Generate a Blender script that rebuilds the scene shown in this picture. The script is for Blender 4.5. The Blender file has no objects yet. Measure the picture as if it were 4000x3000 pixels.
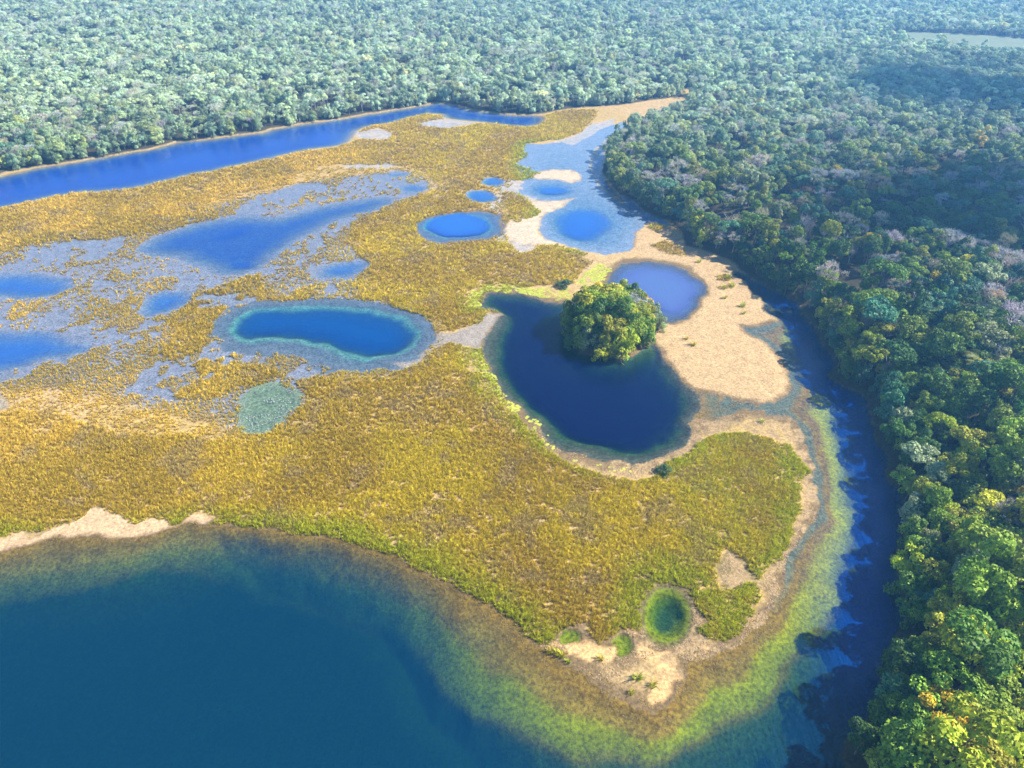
import bpy, math, random
import numpy as np

# ------------------------------------------------------------------ camera, sky, sun, exposure
scene = bpy.context.scene
CAM_H = 110.0
PITCH = math.radians(36.0)
LENS = 24.0
cam_data = bpy.data.cameras.new('camera')
cam_data.lens = LENS
cam_data.sensor_width = 36.0
cam_data.clip_start = 0.5
cam_data.clip_end = 12000.0
cam = bpy.data.objects.new('camera', cam_data)
cam.location = (0.0, 0.0, CAM_H)
cam.rotation_euler = (math.pi / 2 - PITCH, 0.0, 0.0)
scene.collection.objects.link(cam)
scene.camera = cam

SUN_EL = math.radians(41.0)
SUN_AZ_DIR = np.array([1.0, 0.10])             # towards the sun, on the ground
SUN_AZ_DIR = SUN_AZ_DIR / np.linalg.norm(SUN_AZ_DIR)

world = bpy.data.worlds.new('World')
scene.world = world
world.use_nodes = True
wn = world.node_tree
sky = wn.nodes.new('ShaderNodeTexSky')
sky.sky_type = 'NISHITA'
sky.sun_disc = False
sky.sun_elevation = SUN_EL
sky.sun_rotation = math.atan2(SUN_AZ_DIR[0], SUN_AZ_DIR[1])
sky.air_density = 1.0
sky.dust_density = 0.0
sky.ozone_density = 5.0
bg = wn.nodes['Background']
bg.inputs['Strength'].default_value = 0.08
wn.links.new(sky.outputs['Color'], bg.inputs['Color'])

sun_data = bpy.data.lights.new('sun', 'SUN')
sun_data.energy = 5.0
sun_data.angle = math.radians(0.53)
sun_data.color = (1.0, 0.93, 0.80)
sun = bpy.data.objects.new('sun', sun_data)
_l = np.array([-SUN_AZ_DIR[0] * math.cos(SUN_EL), -SUN_AZ_DIR[1] * math.cos(SUN_EL), -math.sin(SUN_EL)])
from mathutils import Vector
sun.rotation_euler = Vector(_l).to_track_quat('-Z', 'Y').to_euler()
sun.location = (300, 0, 300)
scene.collection.objects.link(sun)

scene.view_settings.view_transform = 'Standard'
scene.view_settings.look = 'None'
scene.view_settings.gamma = 1.0
scene.view_settings.use_curve_mapping = False
scene.view_settings.exposure = 1.7

scene.render.engine = 'CYCLES'
cy = scene.cycles
cy.max_bounces = 4
cy.diffuse_bounces = 2
cy.glossy_bounces = 2
cy.transmission_bounces = 2
cy.transparent_max_bounces = 8
cy.volume_bounces = 0
cy.use_adaptive_sampling = True
cy.adaptive_threshold = 0.025
cy.use_denoising = True
cy.denoiser = 'OPENIMAGEDENOISE'
cy.caustics_reflective = False
cy.caustics_refractive = False
cy.sample_clamp_indirect = 4.0

# ------------------------------------------------------------------ survey: photograph points to ground points
FPX = 4000.0 * LENS / 36.0
CP, SP = math.cos(PITCH), math.sin(PITCH)
def ground(px, z=0.0):
    """points of the 4000 x 3000 photograph on the level z -> ground x, y"""
    p = np.asarray(px, float)
    u = (p[:, 0] - 2000.0) / FPX
    v = -(p[:, 1] - 1500.0) / FPX
    dy = CP + v * SP
    dz = -SP + v * CP
    s = (z - CAM_H) / dz
    return np.stack([u * s, dy * s], 1)
def project(x, y, z):
    d = y * CP - (z - CAM_H) * SP
    up = y * SP + (z - CAM_H) * CP
    return 2000 + FPX * x / d, 1500 - FPX * up / d
ZONES = {1: (0, 0), 2: (1330, 0), 3: (2660, 0), 4: (0, 1000), 5: (1330, 1000), 6: (2660, 1000), 9: (0, 2000), 7: (1330, 2000), 8: (2660, 2000)}
SC = 1340.0 / 2212.0
def Z(k, *pts):
    ox, oy = ZONES[k]
    return [(ox + a * SC, oy + b * SC) for a, b in pts]
def D(*pts):
    s = 4000.0 / 2212.0
    return [(a * s, b * s) for a, b in pts]
def ell(c, rx, ry, n=20, rot=0.0):
    out = []
    for i in range(n):
        a = 2 * math.pi * i / n
        x, y = rx * math.cos(a), ry * math.sin(a)
        out.append((c[0] + x * math.cos(rot) - y * math.sin(rot), c[1] + x * math.sin(rot) + y * math.cos(rot)))
    return out

NORTH_BANK = Z(1, (-120, 1150), (0, 1130), (60, 1105), (200, 1085), (290, 1070), (400, 1055), (500, 1035), (620, 1015), (740, 1000), (860, 975), (960, 960),
               (1060, 935), (1150, 910), (1260, 910), (1340, 895), (1430, 880), (1500, 872), (1690, 850), (1760, 830), (1900, 805), (2020, 785), (2150, 770)) + \
    Z(2, (0, 765), (150, 735), (300, 715), (450, 690), (570, 672), (620, 660), (700, 668), (780, 685), (850, 705), (960, 722), (1100, 735), (1250, 740),
      (1320, 735), (1400, 715), (1500, 700), (1640, 690), (1800, 680), (1900, 665), (2000, 650), (2070, 640), (2200, 622)) + Z(3, (0, 580), (120, 574), (180, 580))
EAST_BANK = Z(3, (180, 586), (60, 610)) + Z(2, (2260, 690), (2080, 750), (1960, 800), (1860, 850), (1770, 900), (1715, 960), (1700, 1050), (1700, 1110), (1730, 1170), (1770, 1230),
              (1860, 1290), (1910, 1330), (1970, 1375), (2060, 1405), (2140, 1425)) + \
    Z(6, (50, -60), (200, -10), (300, 30), (395, 95), (480, 150), (570, 200), (655, 255), (760, 315), (820, 390), (860, 450), (915, 520), (945, 575), (955, 650), (975, 710),
      (960, 770), (1020, 800), (1110, 860), (1180, 920), (1215, 990), (1240, 1070), (1260, 1160), (1290, 1230), (1340, 1290), (1360, 1370), (1350, 1430), (1380, 1500), (1390, 1570)) + \
    Z(8, (1400, 0), (1420, 80), (1390, 200), (1420, 320), (1375, 430), (1385, 560), (1425, 630), (1385, 720), (1375, 800), (1400, 880), (1350, 970), (1300, 1050), (1280, 1130),
      (1255, 1200), (1205, 1270), (1185, 1370), (1120, 1450), (1050, 1500), (1040, 1560), (1060, 1651), (1150, 1900))

nb = ground(NORTH_BANK)
eb = ground(EAST_BANK)
FOREST = np.concatenate([[(-3600, nb[0, 1] - 120), (-600, nb[0, 1] - 25)], nb, eb, [(70, 10), (90, -400), (3600, -400), (3600, 3600), (-3600, 3600)]])

SOUTH_SHORE = Z(9, (0, 250), (220, 205), (420, 175), (600, 170), (900, 165), (1000, 130), (1100, 100), (1180, 80), (1350, 60), (1430, 55), (1560, 100), (1800, 110), (2000, 150)) + \
    Z(7, (0, 205), (100, 225), (230, 265), (360, 285), (470, 370), (600, 410), (720, 450), (780, 510), (900, 560), (1000, 610), (1100, 680), (1190, 760), (1250, 840), (1340, 870),
      (1420, 940), (1500, 1000), (1620, 1040), (1800, 1130), (1950, 1230), (2050, 1290), (2120, 1240), (2160, 1130)) + \
    Z(8, (0, 1040), (40, 950), (130, 905), (260, 880), (380, 830), (440, 760), (520, 670), (590, 560), (640, 470), (680, 380), (720, 280), (770, 170), (830, 80)) + \
    Z(6, (870, 1640), (870, 1600), (855, 1500), (845, 1400), (850, 1300), (830, 1230), (790, 1160), (740, 1090), (680, 1050), (600, 1030), (500, 1015), (380, 1020), (320, 1060),
      (250, 1085), (180, 1120), (120, 1060), (90, 960), (110, 860), (250, 905), (400, 930), (580, 948), (640, 937), (700, 902), (735, 850), (722, 800), (680, 720), (620, 640),
      (560, 590), (480, 530), (400, 480), (370, 445), (480, 440), (620, 425), (610, 400), (560, 360), (520, 310), (480, 230), (420, 170), (380, 120))
ss = ground(SOUTH_SHORE)
eb_low = ground(Z(6, (450, 140), (640, 240), (800, 400), (960, 600), (1010, 740), (1270, 930), (1330, 1100), (1450, 1300), (1470, 1500)) + Z(8, (1500, 0), (1520, 400), (1520, 640), (1480, 900), (1400, 1100), (1330, 1300), (1220, 1480), (1220, 1651)))
LAKE = np.concatenate([[(-900, ss[0, 1] + 60), (-300, ss[0, 1] + 12)], ss, eb_low, [(75, 10), (80, -300), (-900, -300)]])
DEEP_L = Z(9, (0, 500), (200, 460), (420, 420), (700, 375), (900, 330), (1100, 295), (1250, 295), (1400, 345), (1550, 385), (1700, 430), (1900, 465), (2050, 505), (2212, 565)) + \
    Z(7, (130, 625), (300, 700), (450, 780), (550, 850), (610, 930), (640, 1020), (700, 1100), (810, 1185), (940, 1270), (1110, 1345), (1290, 1420), (1470, 1490), (1630, 1540), (1800, 1575), (1950, 1590), (2120, 1570)) + \
    Z(8, (0, 1490), (140, 1420), (290, 1320), (430, 1210), (550, 1090), (670, 970), (780, 860), (870, 750), (940, 650), (1010, 560), (1050, 470), (1070, 350), (1080, 200), (1100, 50)) + \
    Z(6, (1110, 1600), (1120, 1400), (1100, 1250), (1080, 1120), (1040, 1020), (980, 920), (930, 830), (900, 700), (850, 610), (790, 520), (740, 440), (680, 360), (620, 290))
DEEP_R = Z(6, (640, 285), (760, 400), (900, 560), (950, 660), (990, 760), (1100, 850), (1200, 960), (1250, 1100), (1330, 1280), (1370, 1500)) + Z(8, (1400, 0), (1400, 500), (1390, 800), (1300, 1100), (1200, 1300), (1090, 1500), (1080, 1651))
dl = ground(DEEP_L)
LAKE_DEEP = np.concatenate([[(-900, dl[0, 1] + 50), (-300, dl[0, 1] + 10)], dl, ground(DEEP_R), [(65, 10), (70, -300), (-900, -300)]])

RIVER = ground(Z(1, (-300, 1400), (0, 1345), (150, 1310), (300, 1280), (500, 1245), (700, 1235), (850, 1215), (960, 1195), (1080, 1165), (1250, 1125), (1390, 1105), (1450, 1085),
                 (1600, 1055), (1750, 1025), (1850, 995), (2000, 965), (2100, 955)) +
               Z(2, (0, 940), (60, 910), (90, 870), (110, 845), (200, 812), (350, 788), (470, 752), (560, 732), (640, 738), (680, 765), (760, 775), (870, 785), (1000, 800), (1100, 812),
                 (1200, 818), (1280, 806), (1330, 775), (1320, 752), (1250, 742), (1100, 738), (960, 725), (850, 708), (780, 688), (700, 670), (620, 662), (570, 674), (450, 692), (300, 717), (150, 737), (0, 767)) +
               Z(1, (2150, 772), (1900, 807), (1760, 832), (1690, 852), (1500, 874), (1340, 897), (1150, 914), (1060, 937), (960, 962), (860, 977), (620, 1017), (400, 1057), (200, 1087), (0, 1132), (-300, 1180)))
RIVER_DEEP = ground(Z(1, (-200, 1330), (0, 1290), (300, 1230), (600, 1190), (900, 1140), (1200, 1070), (1500, 1010), (1800, 940), (2100, 870)) +
                    Z(2, (0, 850), (150, 800), (350, 760), (560, 715), (700, 715), (850, 745), (1000, 765), (1150, 775), (1210, 770), (1100, 750), (900, 720), (750, 690), (620, 672), (450, 708), (200, 750), (0, 790)) +
                    Z(1, (2100, 800), (1800, 850), (1500, 905), (1200, 950), (900, 1010), (600, 1050), (300, 1100), (0, 1170), (-200, 1200)))

POND = ground(Z(5, (890, 330), (895, 270), (940, 228), (1050, 235), (1150, 238), (1250, 262), (1330, 285), (1400, 300), (1470, 300), (1600, 280), (1760, 260), (1930, 300), (2030, 400), (2060, 440),
               (2050, 500), (2015, 560), (2060, 600), (2100, 655), (2150, 710)) +
             Z(6, (0, 800), (60, 840), (110, 900), (120, 980), (100, 1070), (50, 1150), (0, 1225)) +
             Z(5, (2100, 1285), (2000, 1335), (1900, 1355), (1800, 1350), (1700, 1338), (1600, 1318), (1500, 1285), (1420, 1237), (1350, 1187), (1290, 1127), (1230, 1067), (1170, 1007), (1100, 955),
               (1040, 885), (980, 785), (930, 695), (890, 615), (900, 545), (960, 475), (1040, 395), (1060, 370), (1000, 350), (940, 345)))
POND_DEEP = ground(Z(5, (915, 300), (960, 250), (1100, 260), (1250, 285), (1400, 320), (1500, 300), (1760, 290), (1950, 350), (2020, 440), (1990, 570), (2060, 680), (2145, 790), (2205, 900), (2235, 1010), (2205, 1120),
                     (2120, 1210), (1980, 1272), (1820, 1290), (1680, 1255), (1540, 1215), (1400, 1150), (1280, 1050), (1180, 960), (1090, 850), (1030, 750), (1010, 660), (1020, 560), (1100, 460), (1090, 370), (1000, 330)))
ISLAND = ground(Z(5, (1450, 480), (1480, 400), (1570, 345), (1720, 320), (1880, 340), (2000, 400), (2035, 480), (1995, 570), (1900, 640), (1780, 672), (1680, 655), (1560, 630), (1480, 570)))
ISLAND = ISLAND.mean(0) + (ISLAND - ISLAND.mean(0)) * 1.0
POND_L = ground(Z(5, (1720, 160), (1740, 100), (1800, 50), (1880, 35), (2000, 35), (2100, 50), (2200, 72)) + Z(6, (40, 85), (100, 130), (150, 190), (160, 245), (130, 310), (90, 360), (40, 405), (0, 435)) +
               Z(5, (2150, 445), (2080, 430), (2020, 380), (1900, 300), (1760, 260)))
POND_L_DEEP = ground(Z(5, (1790, 170), (1850, 100), (1980, 80), (2120, 100)) + Z(6, (20, 130), (80, 180), (95, 240), (60, 310), (0, 370)) + Z(5, (2120, 380), (1980, 310), (1840, 240)))
EAST = ground(Z(2, (1810, 790), (1700, 835), (1610, 890), (1500, 945), (1420, 925), (1300, 935), (1190, 930), (1180, 1010), (1140, 1075), (1200, 1110), (1170, 1200), (1200, 1260), (1290, 1280),
               (1280, 1400), (1285, 1480), (1330, 1540), (1440, 1570), (1550, 1610), (1700, 1640), (1870, 1620), (1880, 1560), (1940, 1470), (2000, 1425), (2130, 1445), (2060, 1400), (1970, 1370),
               (1860, 1285), (1770, 1225), (1730, 1165), (1705, 1100), (1705, 960), (1740, 910), (1830, 850), (1850, 800)))
EAST_DEEP = ground(Z(2, *ell((1560, 1450), 190, 105)))
EAST_SIDE = ground(Z(2, (1740, 880), (1640, 960), (1600, 1040), (1610, 1120), (1660, 1200), (1760, 1280), (1850, 1340), (1800, 1260), (1730, 1170), (1705, 1090), (1710, 960)))
POOL_F = ground(Z(2, *ell((1350, 1222), 185, 62)))
POOL_F_DEEP = ground(Z(2, *ell((1360, 1230), 90, 26)))
POOL_G1 = ground(Z(2, *ell((982, 1176), 72, 30)))
POOL_G2 = ground(Z(2, *ell((905, 1265), 100, 37)))
POOL_D = ground(Z(2, (480, 1460), (530, 1410), (640, 1385), (800, 1370), (950, 1365), (1040, 1385), (1050, 1450), (1040, 1500), (960, 1545), (800, 1560), (640, 1570), (560, 1550), (500, 1510)))
POOL_D_DEEP = ground(Z(2, *ell((762, 1452), 212, 80)))
POOL_C = ground(D((465, 722), (472, 690), (500, 664), (560, 650), (660, 645), (760, 648), (860, 662), (915, 688), (938, 725), (920, 765), (870, 793), (800, 806), (720, 802), (660, 785), (590, 765), (500, 750)))
POOL_C_DEEP = ground(D((505, 718), (512, 690), (540, 670), (600, 662), (700, 664), (800, 672), (870, 688), (903, 714), (895, 742), (850, 765), (790, 773), (730, 760), (670, 738), (600, 728), (540, 732)))
BLUE_H = ground(D((285, 540), (330, 510), (420, 480), (520, 465), (600, 468), (650, 455), (720, 440), (800, 425), (850, 428), (850, 442), (800, 460), (740, 475), (690, 495), (650, 520), (605, 550), (565, 580),
                  (520, 595), (470, 598), (430, 582), (380, 562), (320, 556)))
BLUE_H_D1 = ground(D(*ell((500, 505), 95, 28, rot=-0.25)))
BLUE_H_D2 = ground(D(*ell((515, 570), 48, 17)))
BLUE_I = [ground(D((-80, 592), (0, 590), (80, 592), (150, 600), (165, 620), (130, 640), (60, 650), (0, 648), (-80, 650))),
          ground(D((290, 680), (310, 650), (350, 630), (400, 628), (420, 640), (410, 660), (370, 680), (320, 690))),
          ground(D((-90, 716), (0, 715), (80, 715), (140, 725), (205, 742), (190, 760), (120, 780), (50, 795), (0, 802), (-90, 815))),
          ground(D((690, 580), (720, 568), (770, 563), (800, 570), (790, 590), (760, 602), (710, 605), (685, 600))),
          ground(D((858, 405), (890, 396), (925, 402), (930, 410), (900, 418), (865, 415))),
          ground(Z(2, (270, 1130), (340, 1112), (430, 1108), (440, 1130), (350, 1146))),
          ground(Z(4, (-40, 880), (30, 880), (60, 930), (30, 990), (-40, 1010)))]
GREEN_J = ground(Z(4, (1560, 920), (1620, 860), (1700, 825), (1800, 815), (1870, 850), (1920, 920), (1940, 985), (1850, 1030), (1760, 1100), (1680, 1140), (1600, 1150), (1560, 1080), (1550, 990)))
K1 = ground(ell((2604, 2405), 108, 132))
K1_DEEP = ground(ell((2606, 2402), 72, 88))
K2 = ground(ell((2229, 2499), 40, 38))
K3 = ground(ell((2428, 2519), 46, 43))

SANDBAR = ground(Z(2, (1870, 1620), (1880, 1570), (1920, 1500), (1990, 1440), (2090, 1450)) + Z(6, (40, -80), (130, -30), (220, 30), (330, 95), (420, 175), (475, 240), (515, 315), (555, 365), (605, 405), (612, 425), (480, 436), (368, 442), (398, 485), (478, 535), (555, 595), (615, 645),
                 (675, 725), (718, 805), (728, 850), (695, 897), (638, 930), (580, 940), (400, 922), (250, 895), (110, 850), (0, 775)) +
                 Z(5, (2160, 700), (2110, 640), (2070, 590), (2030, 550), (2040, 490), (2100, 450), (2200, 455)) + Z(6, (50, 420), (110, 360), (150, 310), (172, 245), (162, 180), (110, 110), (50, 65), (0, 40)) + Z(5, (2100, 30), (2000, 15)))
SPIT1 = ground(Z(2, (1210, 1140), (1290, 1105), (1380, 1090), (1480, 1090), (1545, 1125), (1550, 1165), (1490, 1185), (1400, 1160), (1280, 1160)))
SPIT2 = ground(Z(2, (1530, 1275), (1450, 1322), (1350, 1372), (1280, 1425), (1270, 1500), (1330, 1550), (1430, 1580), (1200, 1590), (1080, 1560), (1050, 1480), (1100, 1420), (1210, 1310), (1300, 1292), (1420, 1288)))
TIP_SAND = [ground([(2100 + a * 700 / 2212.0, 2300 + b * 700 / 2212.0) for a, b in q]) for q in (
    [(250, 690), (300, 720), (420, 770), (560, 700), (620, 680), (800, 700), (900, 640), (940, 780), (820, 840), (640, 870), (430, 870), (370, 800), (250, 750)],
    [(1210, 670), (1270, 640), (1340, 720), (1500, 790), (1680, 770), (1790, 910), (1720, 1000), (1780, 1100), (1700, 1170), (1640, 1180), (1620, 1280), (1580, 1370), (1480, 1450), (1420, 1360), (1470, 1220), (1480, 1080), (1420, 930), (1390, 870), (1240, 820)],
    [(1100, 500), (1200, 500), (1270, 570), (1210, 600), (1130, 570)],
    [(1970, 600), (2050, 650), (2060, 740), (1990, 740)])]
BEACH = ground(Z(9, (-150, 285), (0, 245), (220, 200), (420, 170), (600, 165), (900, 160), (1000, 125), (1100, 95), (1180, 75), (1350, 55), (1385, 10), (1250, 0), (1190, 40), (1180, 60), (1130, 85), (1080, 45),
               (980, 15), (900, 60), (850, 70), (780, 5), (620, -40), (560, 0), (500, 60), (380, 80), (380, 110), (250, 160), (180, 175), (140, 130), (60, 150), (0, 172), (-150, 210)))
HOLLOW = ground(Z(8, (290, 230), (350, 260), (420, 310), (460, 380), (490, 410), (440, 450), (300, 500), (240, 460), (200, 370), (230, 290)))
GREY_BAR = ground(Z(5, (1050, 370), (1030, 400), (960, 470), (895, 545), (880, 600), (800, 580), (700, 560), (560, 640), (520, 680), (560, 690), (400, 725), (340, 700), (480, 660), (600, 560), (650, 500), (720, 490), (850, 450), (930, 400)))

FLATS = ground(D((-120, 500), (0, 497), (100, 497), (200, 505), (300, 490), (430, 452), (520, 430), (640, 398), (760, 380), (860, 366), (905, 376), (940, 400), (900, 425), (850, 445), (775, 480), (752, 525), (800, 560),
                 (805, 600), (765, 640), (900, 660), (945, 705), (935, 765), (900, 795), (850, 815), (700, 815), (655, 830), (660, 870), (630, 925), (540, 945), (450, 900), (330, 880), (200, 850), (100, 830), (0, 840), (-120, 850)))
FLATS2 = ground(Z(2, (900, 1150), (1030, 1150), (1180, 1170), (1180, 1240), (1290, 1290), (1200, 1320), (1060, 1330), (1010, 1350), (1060, 1400), (1070, 1550), (1180, 1540), (1280, 1560), (1240, 1620), (1140, 1640), (1080, 1590), (980, 1560), (1050, 1480), (1060, 1390), (920, 1330), (1020, 1270), (1010, 1210)))
FLATS3 = [ground(Z(2, (90, 850), (250, 830), (340, 860), (330, 900), (200, 905), (100, 890))), ground(Z(2, (480, 790), (620, 760), (760, 775), (880, 795), (700, 825), (560, 825))),
          ground(Z(2, (0, 1060), (200, 1040), (450, 1050), (300, 1090), (60, 1090))), ground(Z(2, (740, 1030), (830, 1010), (820, 1080), (750, 1080))),
          ground(Z(2, (1300, 935), (1500, 880), (1620, 800), (1780, 760), (1750, 830), (1500, 950))), ground(Z(2, (1130, 1060), (1300, 1080), (1300, 1130), (1180, 1160), (1140, 1110)))]
LILY = [(ground(Z(5, (815, 290), (840, 235), (920, 198), (1050, 185), (1180, 205), (1260, 215), (1350, 205), (1360, 270), (1260, 262), (1150, 238), (1050, 235), (940, 228), (895, 265), (890, 330), (840, 330))), 1.0),
        (ground(Z(5, (1360, 250), (1420, 230), (1480, 210), (1500, 300), (1440, 350), (1400, 300))), 0.5),
        (ground(Z(5, (1520, 180), (1580, 110), (1660, 60), (1760, 50), (1740, 95), (1700, 150), (1600, 190))), 0.85),
        (ground(Z(5, (830, 640), (900, 610), (930, 690), (985, 780), (1040, 870), (1010, 890), (960, 840), (900, 750), (850, 690))), 0.7),
        (ground(Z(5, (960, 840), (1040, 870), (1100, 940), (1175, 985), (1160, 1020), (1090, 1000), (1020, 920))), 0.7),
        (ground(Z(5, (1180, 1030), (1300, 1080), (1290, 1110), (1350, 1160), (1420, 1240), (1420, 1275), (1330, 1220), (1260, 1140))), 0.45),
        (ground(Z(5, (1420, 1265), (1520, 1295), (1620, 1335), (1800, 1365), (1990, 1350), (2000, 1375), (1900, 1400), (1800, 1410), (1640, 1375), (1500, 1325))), 0.3)]

G_SOUTH = ground(Z(9, (-200, 200), (0, 160), (60, 140), (140, 120), (250, 140), (380, 75), (500, 50), (600, -40), (780, 0), (850, 60), (900, 50), (980, 10), (1080, 40), (1130, 80), (1190, 40), (1250, -10), (1370, 0), (1400, 30), (1560, 95), (1640, 100), (1800, 90), (1900, 130),
                   (2050, 150)) + Z(7, (0, 195), (100, 215), (230, 255), (360, 275), (470, 350), (600, 400), (720, 440), (800, 500), (900, 540), (1000, 600), (1100, 670), (1170, 740), (1250, 800), (1330, 860), (1390, 840),
                   (1400, 770), (1480, 720), (1560, 700), (1600, 770), (1680, 830), (1740, 770), (1800, 730), (1880, 740), (1930, 730), (1920, 600), (1980, 500), (2040, 450), (2150, 440)) +
                 Z(8, (0, 460), (60, 520), (120, 600), (190, 700), (130, 750), (160, 800), (220, 830), (300, 820), (350, 760), (400, 680), (460, 620), (510, 550), (480, 480), (400, 470), (300, 500), (230, 450),
                   (200, 360), (240, 280), (290, 230), (350, 250), (430, 310), (470, 400), (520, 430), (560, 380), (640, 280), (690, 180), (720, 90)) +
                 Z(6, (760, 1640), (750, 1600), (740, 1530), (770, 1440), (810, 1390), (800, 1340), (750, 1290), (680, 1230), (560, 1180), (420, 1140), (270, 1160), (170, 1200), (60, 1260)) +
                 Z(5, (2212, 1310), (2120, 1340), (2090, 1400), (2000, 1440), (1900, 1465), (1800, 1440), (1700, 1425), (1600, 1390), (1500, 1350), (1400, 1300), (1320, 1240), (1250, 1160), (1180, 1080), (1110, 1020),
                   (1040, 960), (960, 890), (890, 840), (900, 780), (820, 740), (810, 660), (770, 590), (700, 570), (640, 600), (560, 690), (400, 730), (300, 765), (200, 805), (60, 790)) +
                 Z(4, (2150, 790), (1960, 780), (1920, 830), (2000, 900), (2070, 930), (1950, 960), (1900, 1030), (1780, 1110), (1600, 1190), (1400, 1200), (1200, 1150), (1000, 1180), (800, 1150), (600, 1100), (300, 1010), (0, 1010), (-200, 1010)))
G_NORTH = ground(Z(1, (-300, 1400), (0, 1350), (150, 1318), (300, 1288), (360, 1265), (500, 1250), (700, 1240), (850, 1220), (960, 1200), (1080, 1170), (1250, 1130), (1390, 1115), (1450, 1092), (1600, 1065), (1750, 1033), (1850, 1003),
                   (2000, 973), (2100, 965)) +
                 Z(2, (0, 948), (60, 925), (130, 905), (320, 905), (350, 860), (250, 825), (120, 850), (200, 818), (350, 793), (470, 757), (560, 740), (640, 747), (660, 770), (560, 782), (490, 800), (560, 825), (700, 832), (900, 803), (1000, 803),
                   (1100, 817), (1200, 822), (1290, 812), (1340, 772), (1320, 748), (1400, 727), (1500, 712), (1600, 712), (1660, 720), (1640, 760), (1600, 800), (1560, 850), (1500, 875), (1400, 900), (1200, 925),
                   (1180, 960), (1190, 1010), (1130, 1060), (1180, 1085), (1260, 1090), (1280, 1120), (1200, 1160), (1100, 1165), (1040, 1150), (950, 1143), (900, 1170), (940, 1215), (830, 1228), (800, 1262),
                   (850, 1305), (910, 1320), (860, 1342), (700, 1372), (560, 1395), (478, 1450), (490, 1515), (560, 1575), (700, 1592), (900, 1568), (1050, 1555), (1080, 1590), (1140, 1645), (1250, 1625), (1290, 1585), (1400, 1585), (1500, 1615), (1600, 1645)) +
                 Z(5, (1560, 5), (1620, 40), (1560, 100), (1500, 180), (1380, 185), (1200, 203), (1050, 182), (900, 193), (830, 230), (808, 280), (830, 335), (930, 350), (900, 430), (800, 462), (700, 482), (680, 440), (560, 400), (520, 370), (390, 350),
                   (300, 290), (100, 275), (80, 180), (130, 130), (205, 60), (160, 15)) +
                 D((782, 560), (748, 522), (765, 482), (850, 443), (930, 420), (958, 400), (915, 370), (850, 355)) +
                 Z(1, (2212, 1062), (2050, 1072), (1950, 1110), (1870, 1150), (1890, 1190), (1700, 1220), (1560, 1250), (1400, 1290), (1270, 1330), (1400, 1370), (1390, 1420), (1200, 1470), (1040, 1500), (900, 1520),
                   (750, 1530), (600, 1560), (350, 1560), (100, 1600), (0, 1640), (-300, 1660)))
G_MID = [ground(Z(4, (1260, 240), (1350, 220), (1600, 130), (1680, 130), (1700, 200), (1850, 250), (2000, 200), (2100, 200), (2000, 270), (1850, 290), (1600, 270), (1480, 320), (1420, 370), (1370, 480), (1330, 600),
                   (1250, 650), (1070, 670), (960, 620), (1100, 560), (1160, 470), (1070, 430), (1200, 330))),
         ground(Z(4, (1330, 660), (1500, 640), (1540, 690), (1600, 700), (1780, 740), (1780, 780), (1650, 830), (1400, 920), (1200, 930), (1120, 900), (1250, 830), (1300, 780), (1250, 710))),
         ground(Z(2, (1040, 1250), (1110, 1240), (1200, 1290), (1240, 1350), (1290, 1370), (1230, 1410), (1150, 1440), (1090, 1420), (1100, 1350), (1050, 1310)))]
G_PATCH = [ground(Z(6, (245, 140), (280, 125), (345, 155), (320, 168), (255, 155))), ground(Z(6, (300, 200), (325, 182), (350, 200), (325, 215), (240, 210))),
           ground(Z(2, (2010, 1590), (2090, 1560), (2140, 1580), (2200, 1610), (2212, 1650), (2100, 1640))), ground(Z(2, (1990, 1470), (2050, 1440), (2090, 1470), (2050, 1500)))]

# ------------------------------------------------------------------ helpers
rng = np.random.default_rng(7)
random.seed(7)
_tabs = {}
def vnoise(x, y, scale, seed=0):
    if seed not in _tabs:
        _tabs[seed] = np.random.default_rng(1000 + seed).random((256, 256)).astype(np.float32)
    t = _tabs[seed]
    xs, ys = x / scale + 37.3 * seed, y / scale + 11.7 * seed
    xi, yi = np.floor(xs).astype(np.int64), np.floor(ys).astype(np.int64)
    fx, fy = xs - xi, ys - yi
    fx = fx * fx * (3 - 2 * fx)
    fy = fy * fy * (3 - 2 * fy)
    a, b = t[xi & 255, yi & 255], t[(xi + 1) & 255, yi & 255]
    c, d = t[xi & 255, (yi + 1) & 255], t[(xi + 1) & 255, (yi + 1) & 255]
    return (a * (1 - fx) + b * fx) * (1 - fy) + (c * (1 - fx) + d * fx) * fy
def fbm(x, y, scale, octaves=4, seed=0, gain=0.5):
    s, a, tot = 0.0, 1.0, 0.0
    for i in range(octaves):
        s = s + a * vnoise(x, y, scale / 2 ** i, seed + i)
        tot += a
        a *= gain
    return s / tot                                       # 0..1, mean about .5
def sstep(e0, e1, x):
    t = np.clip((x - e0) / (e1 - e0), 0, 1)
    return t * t * (3 - 2 * t)
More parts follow.
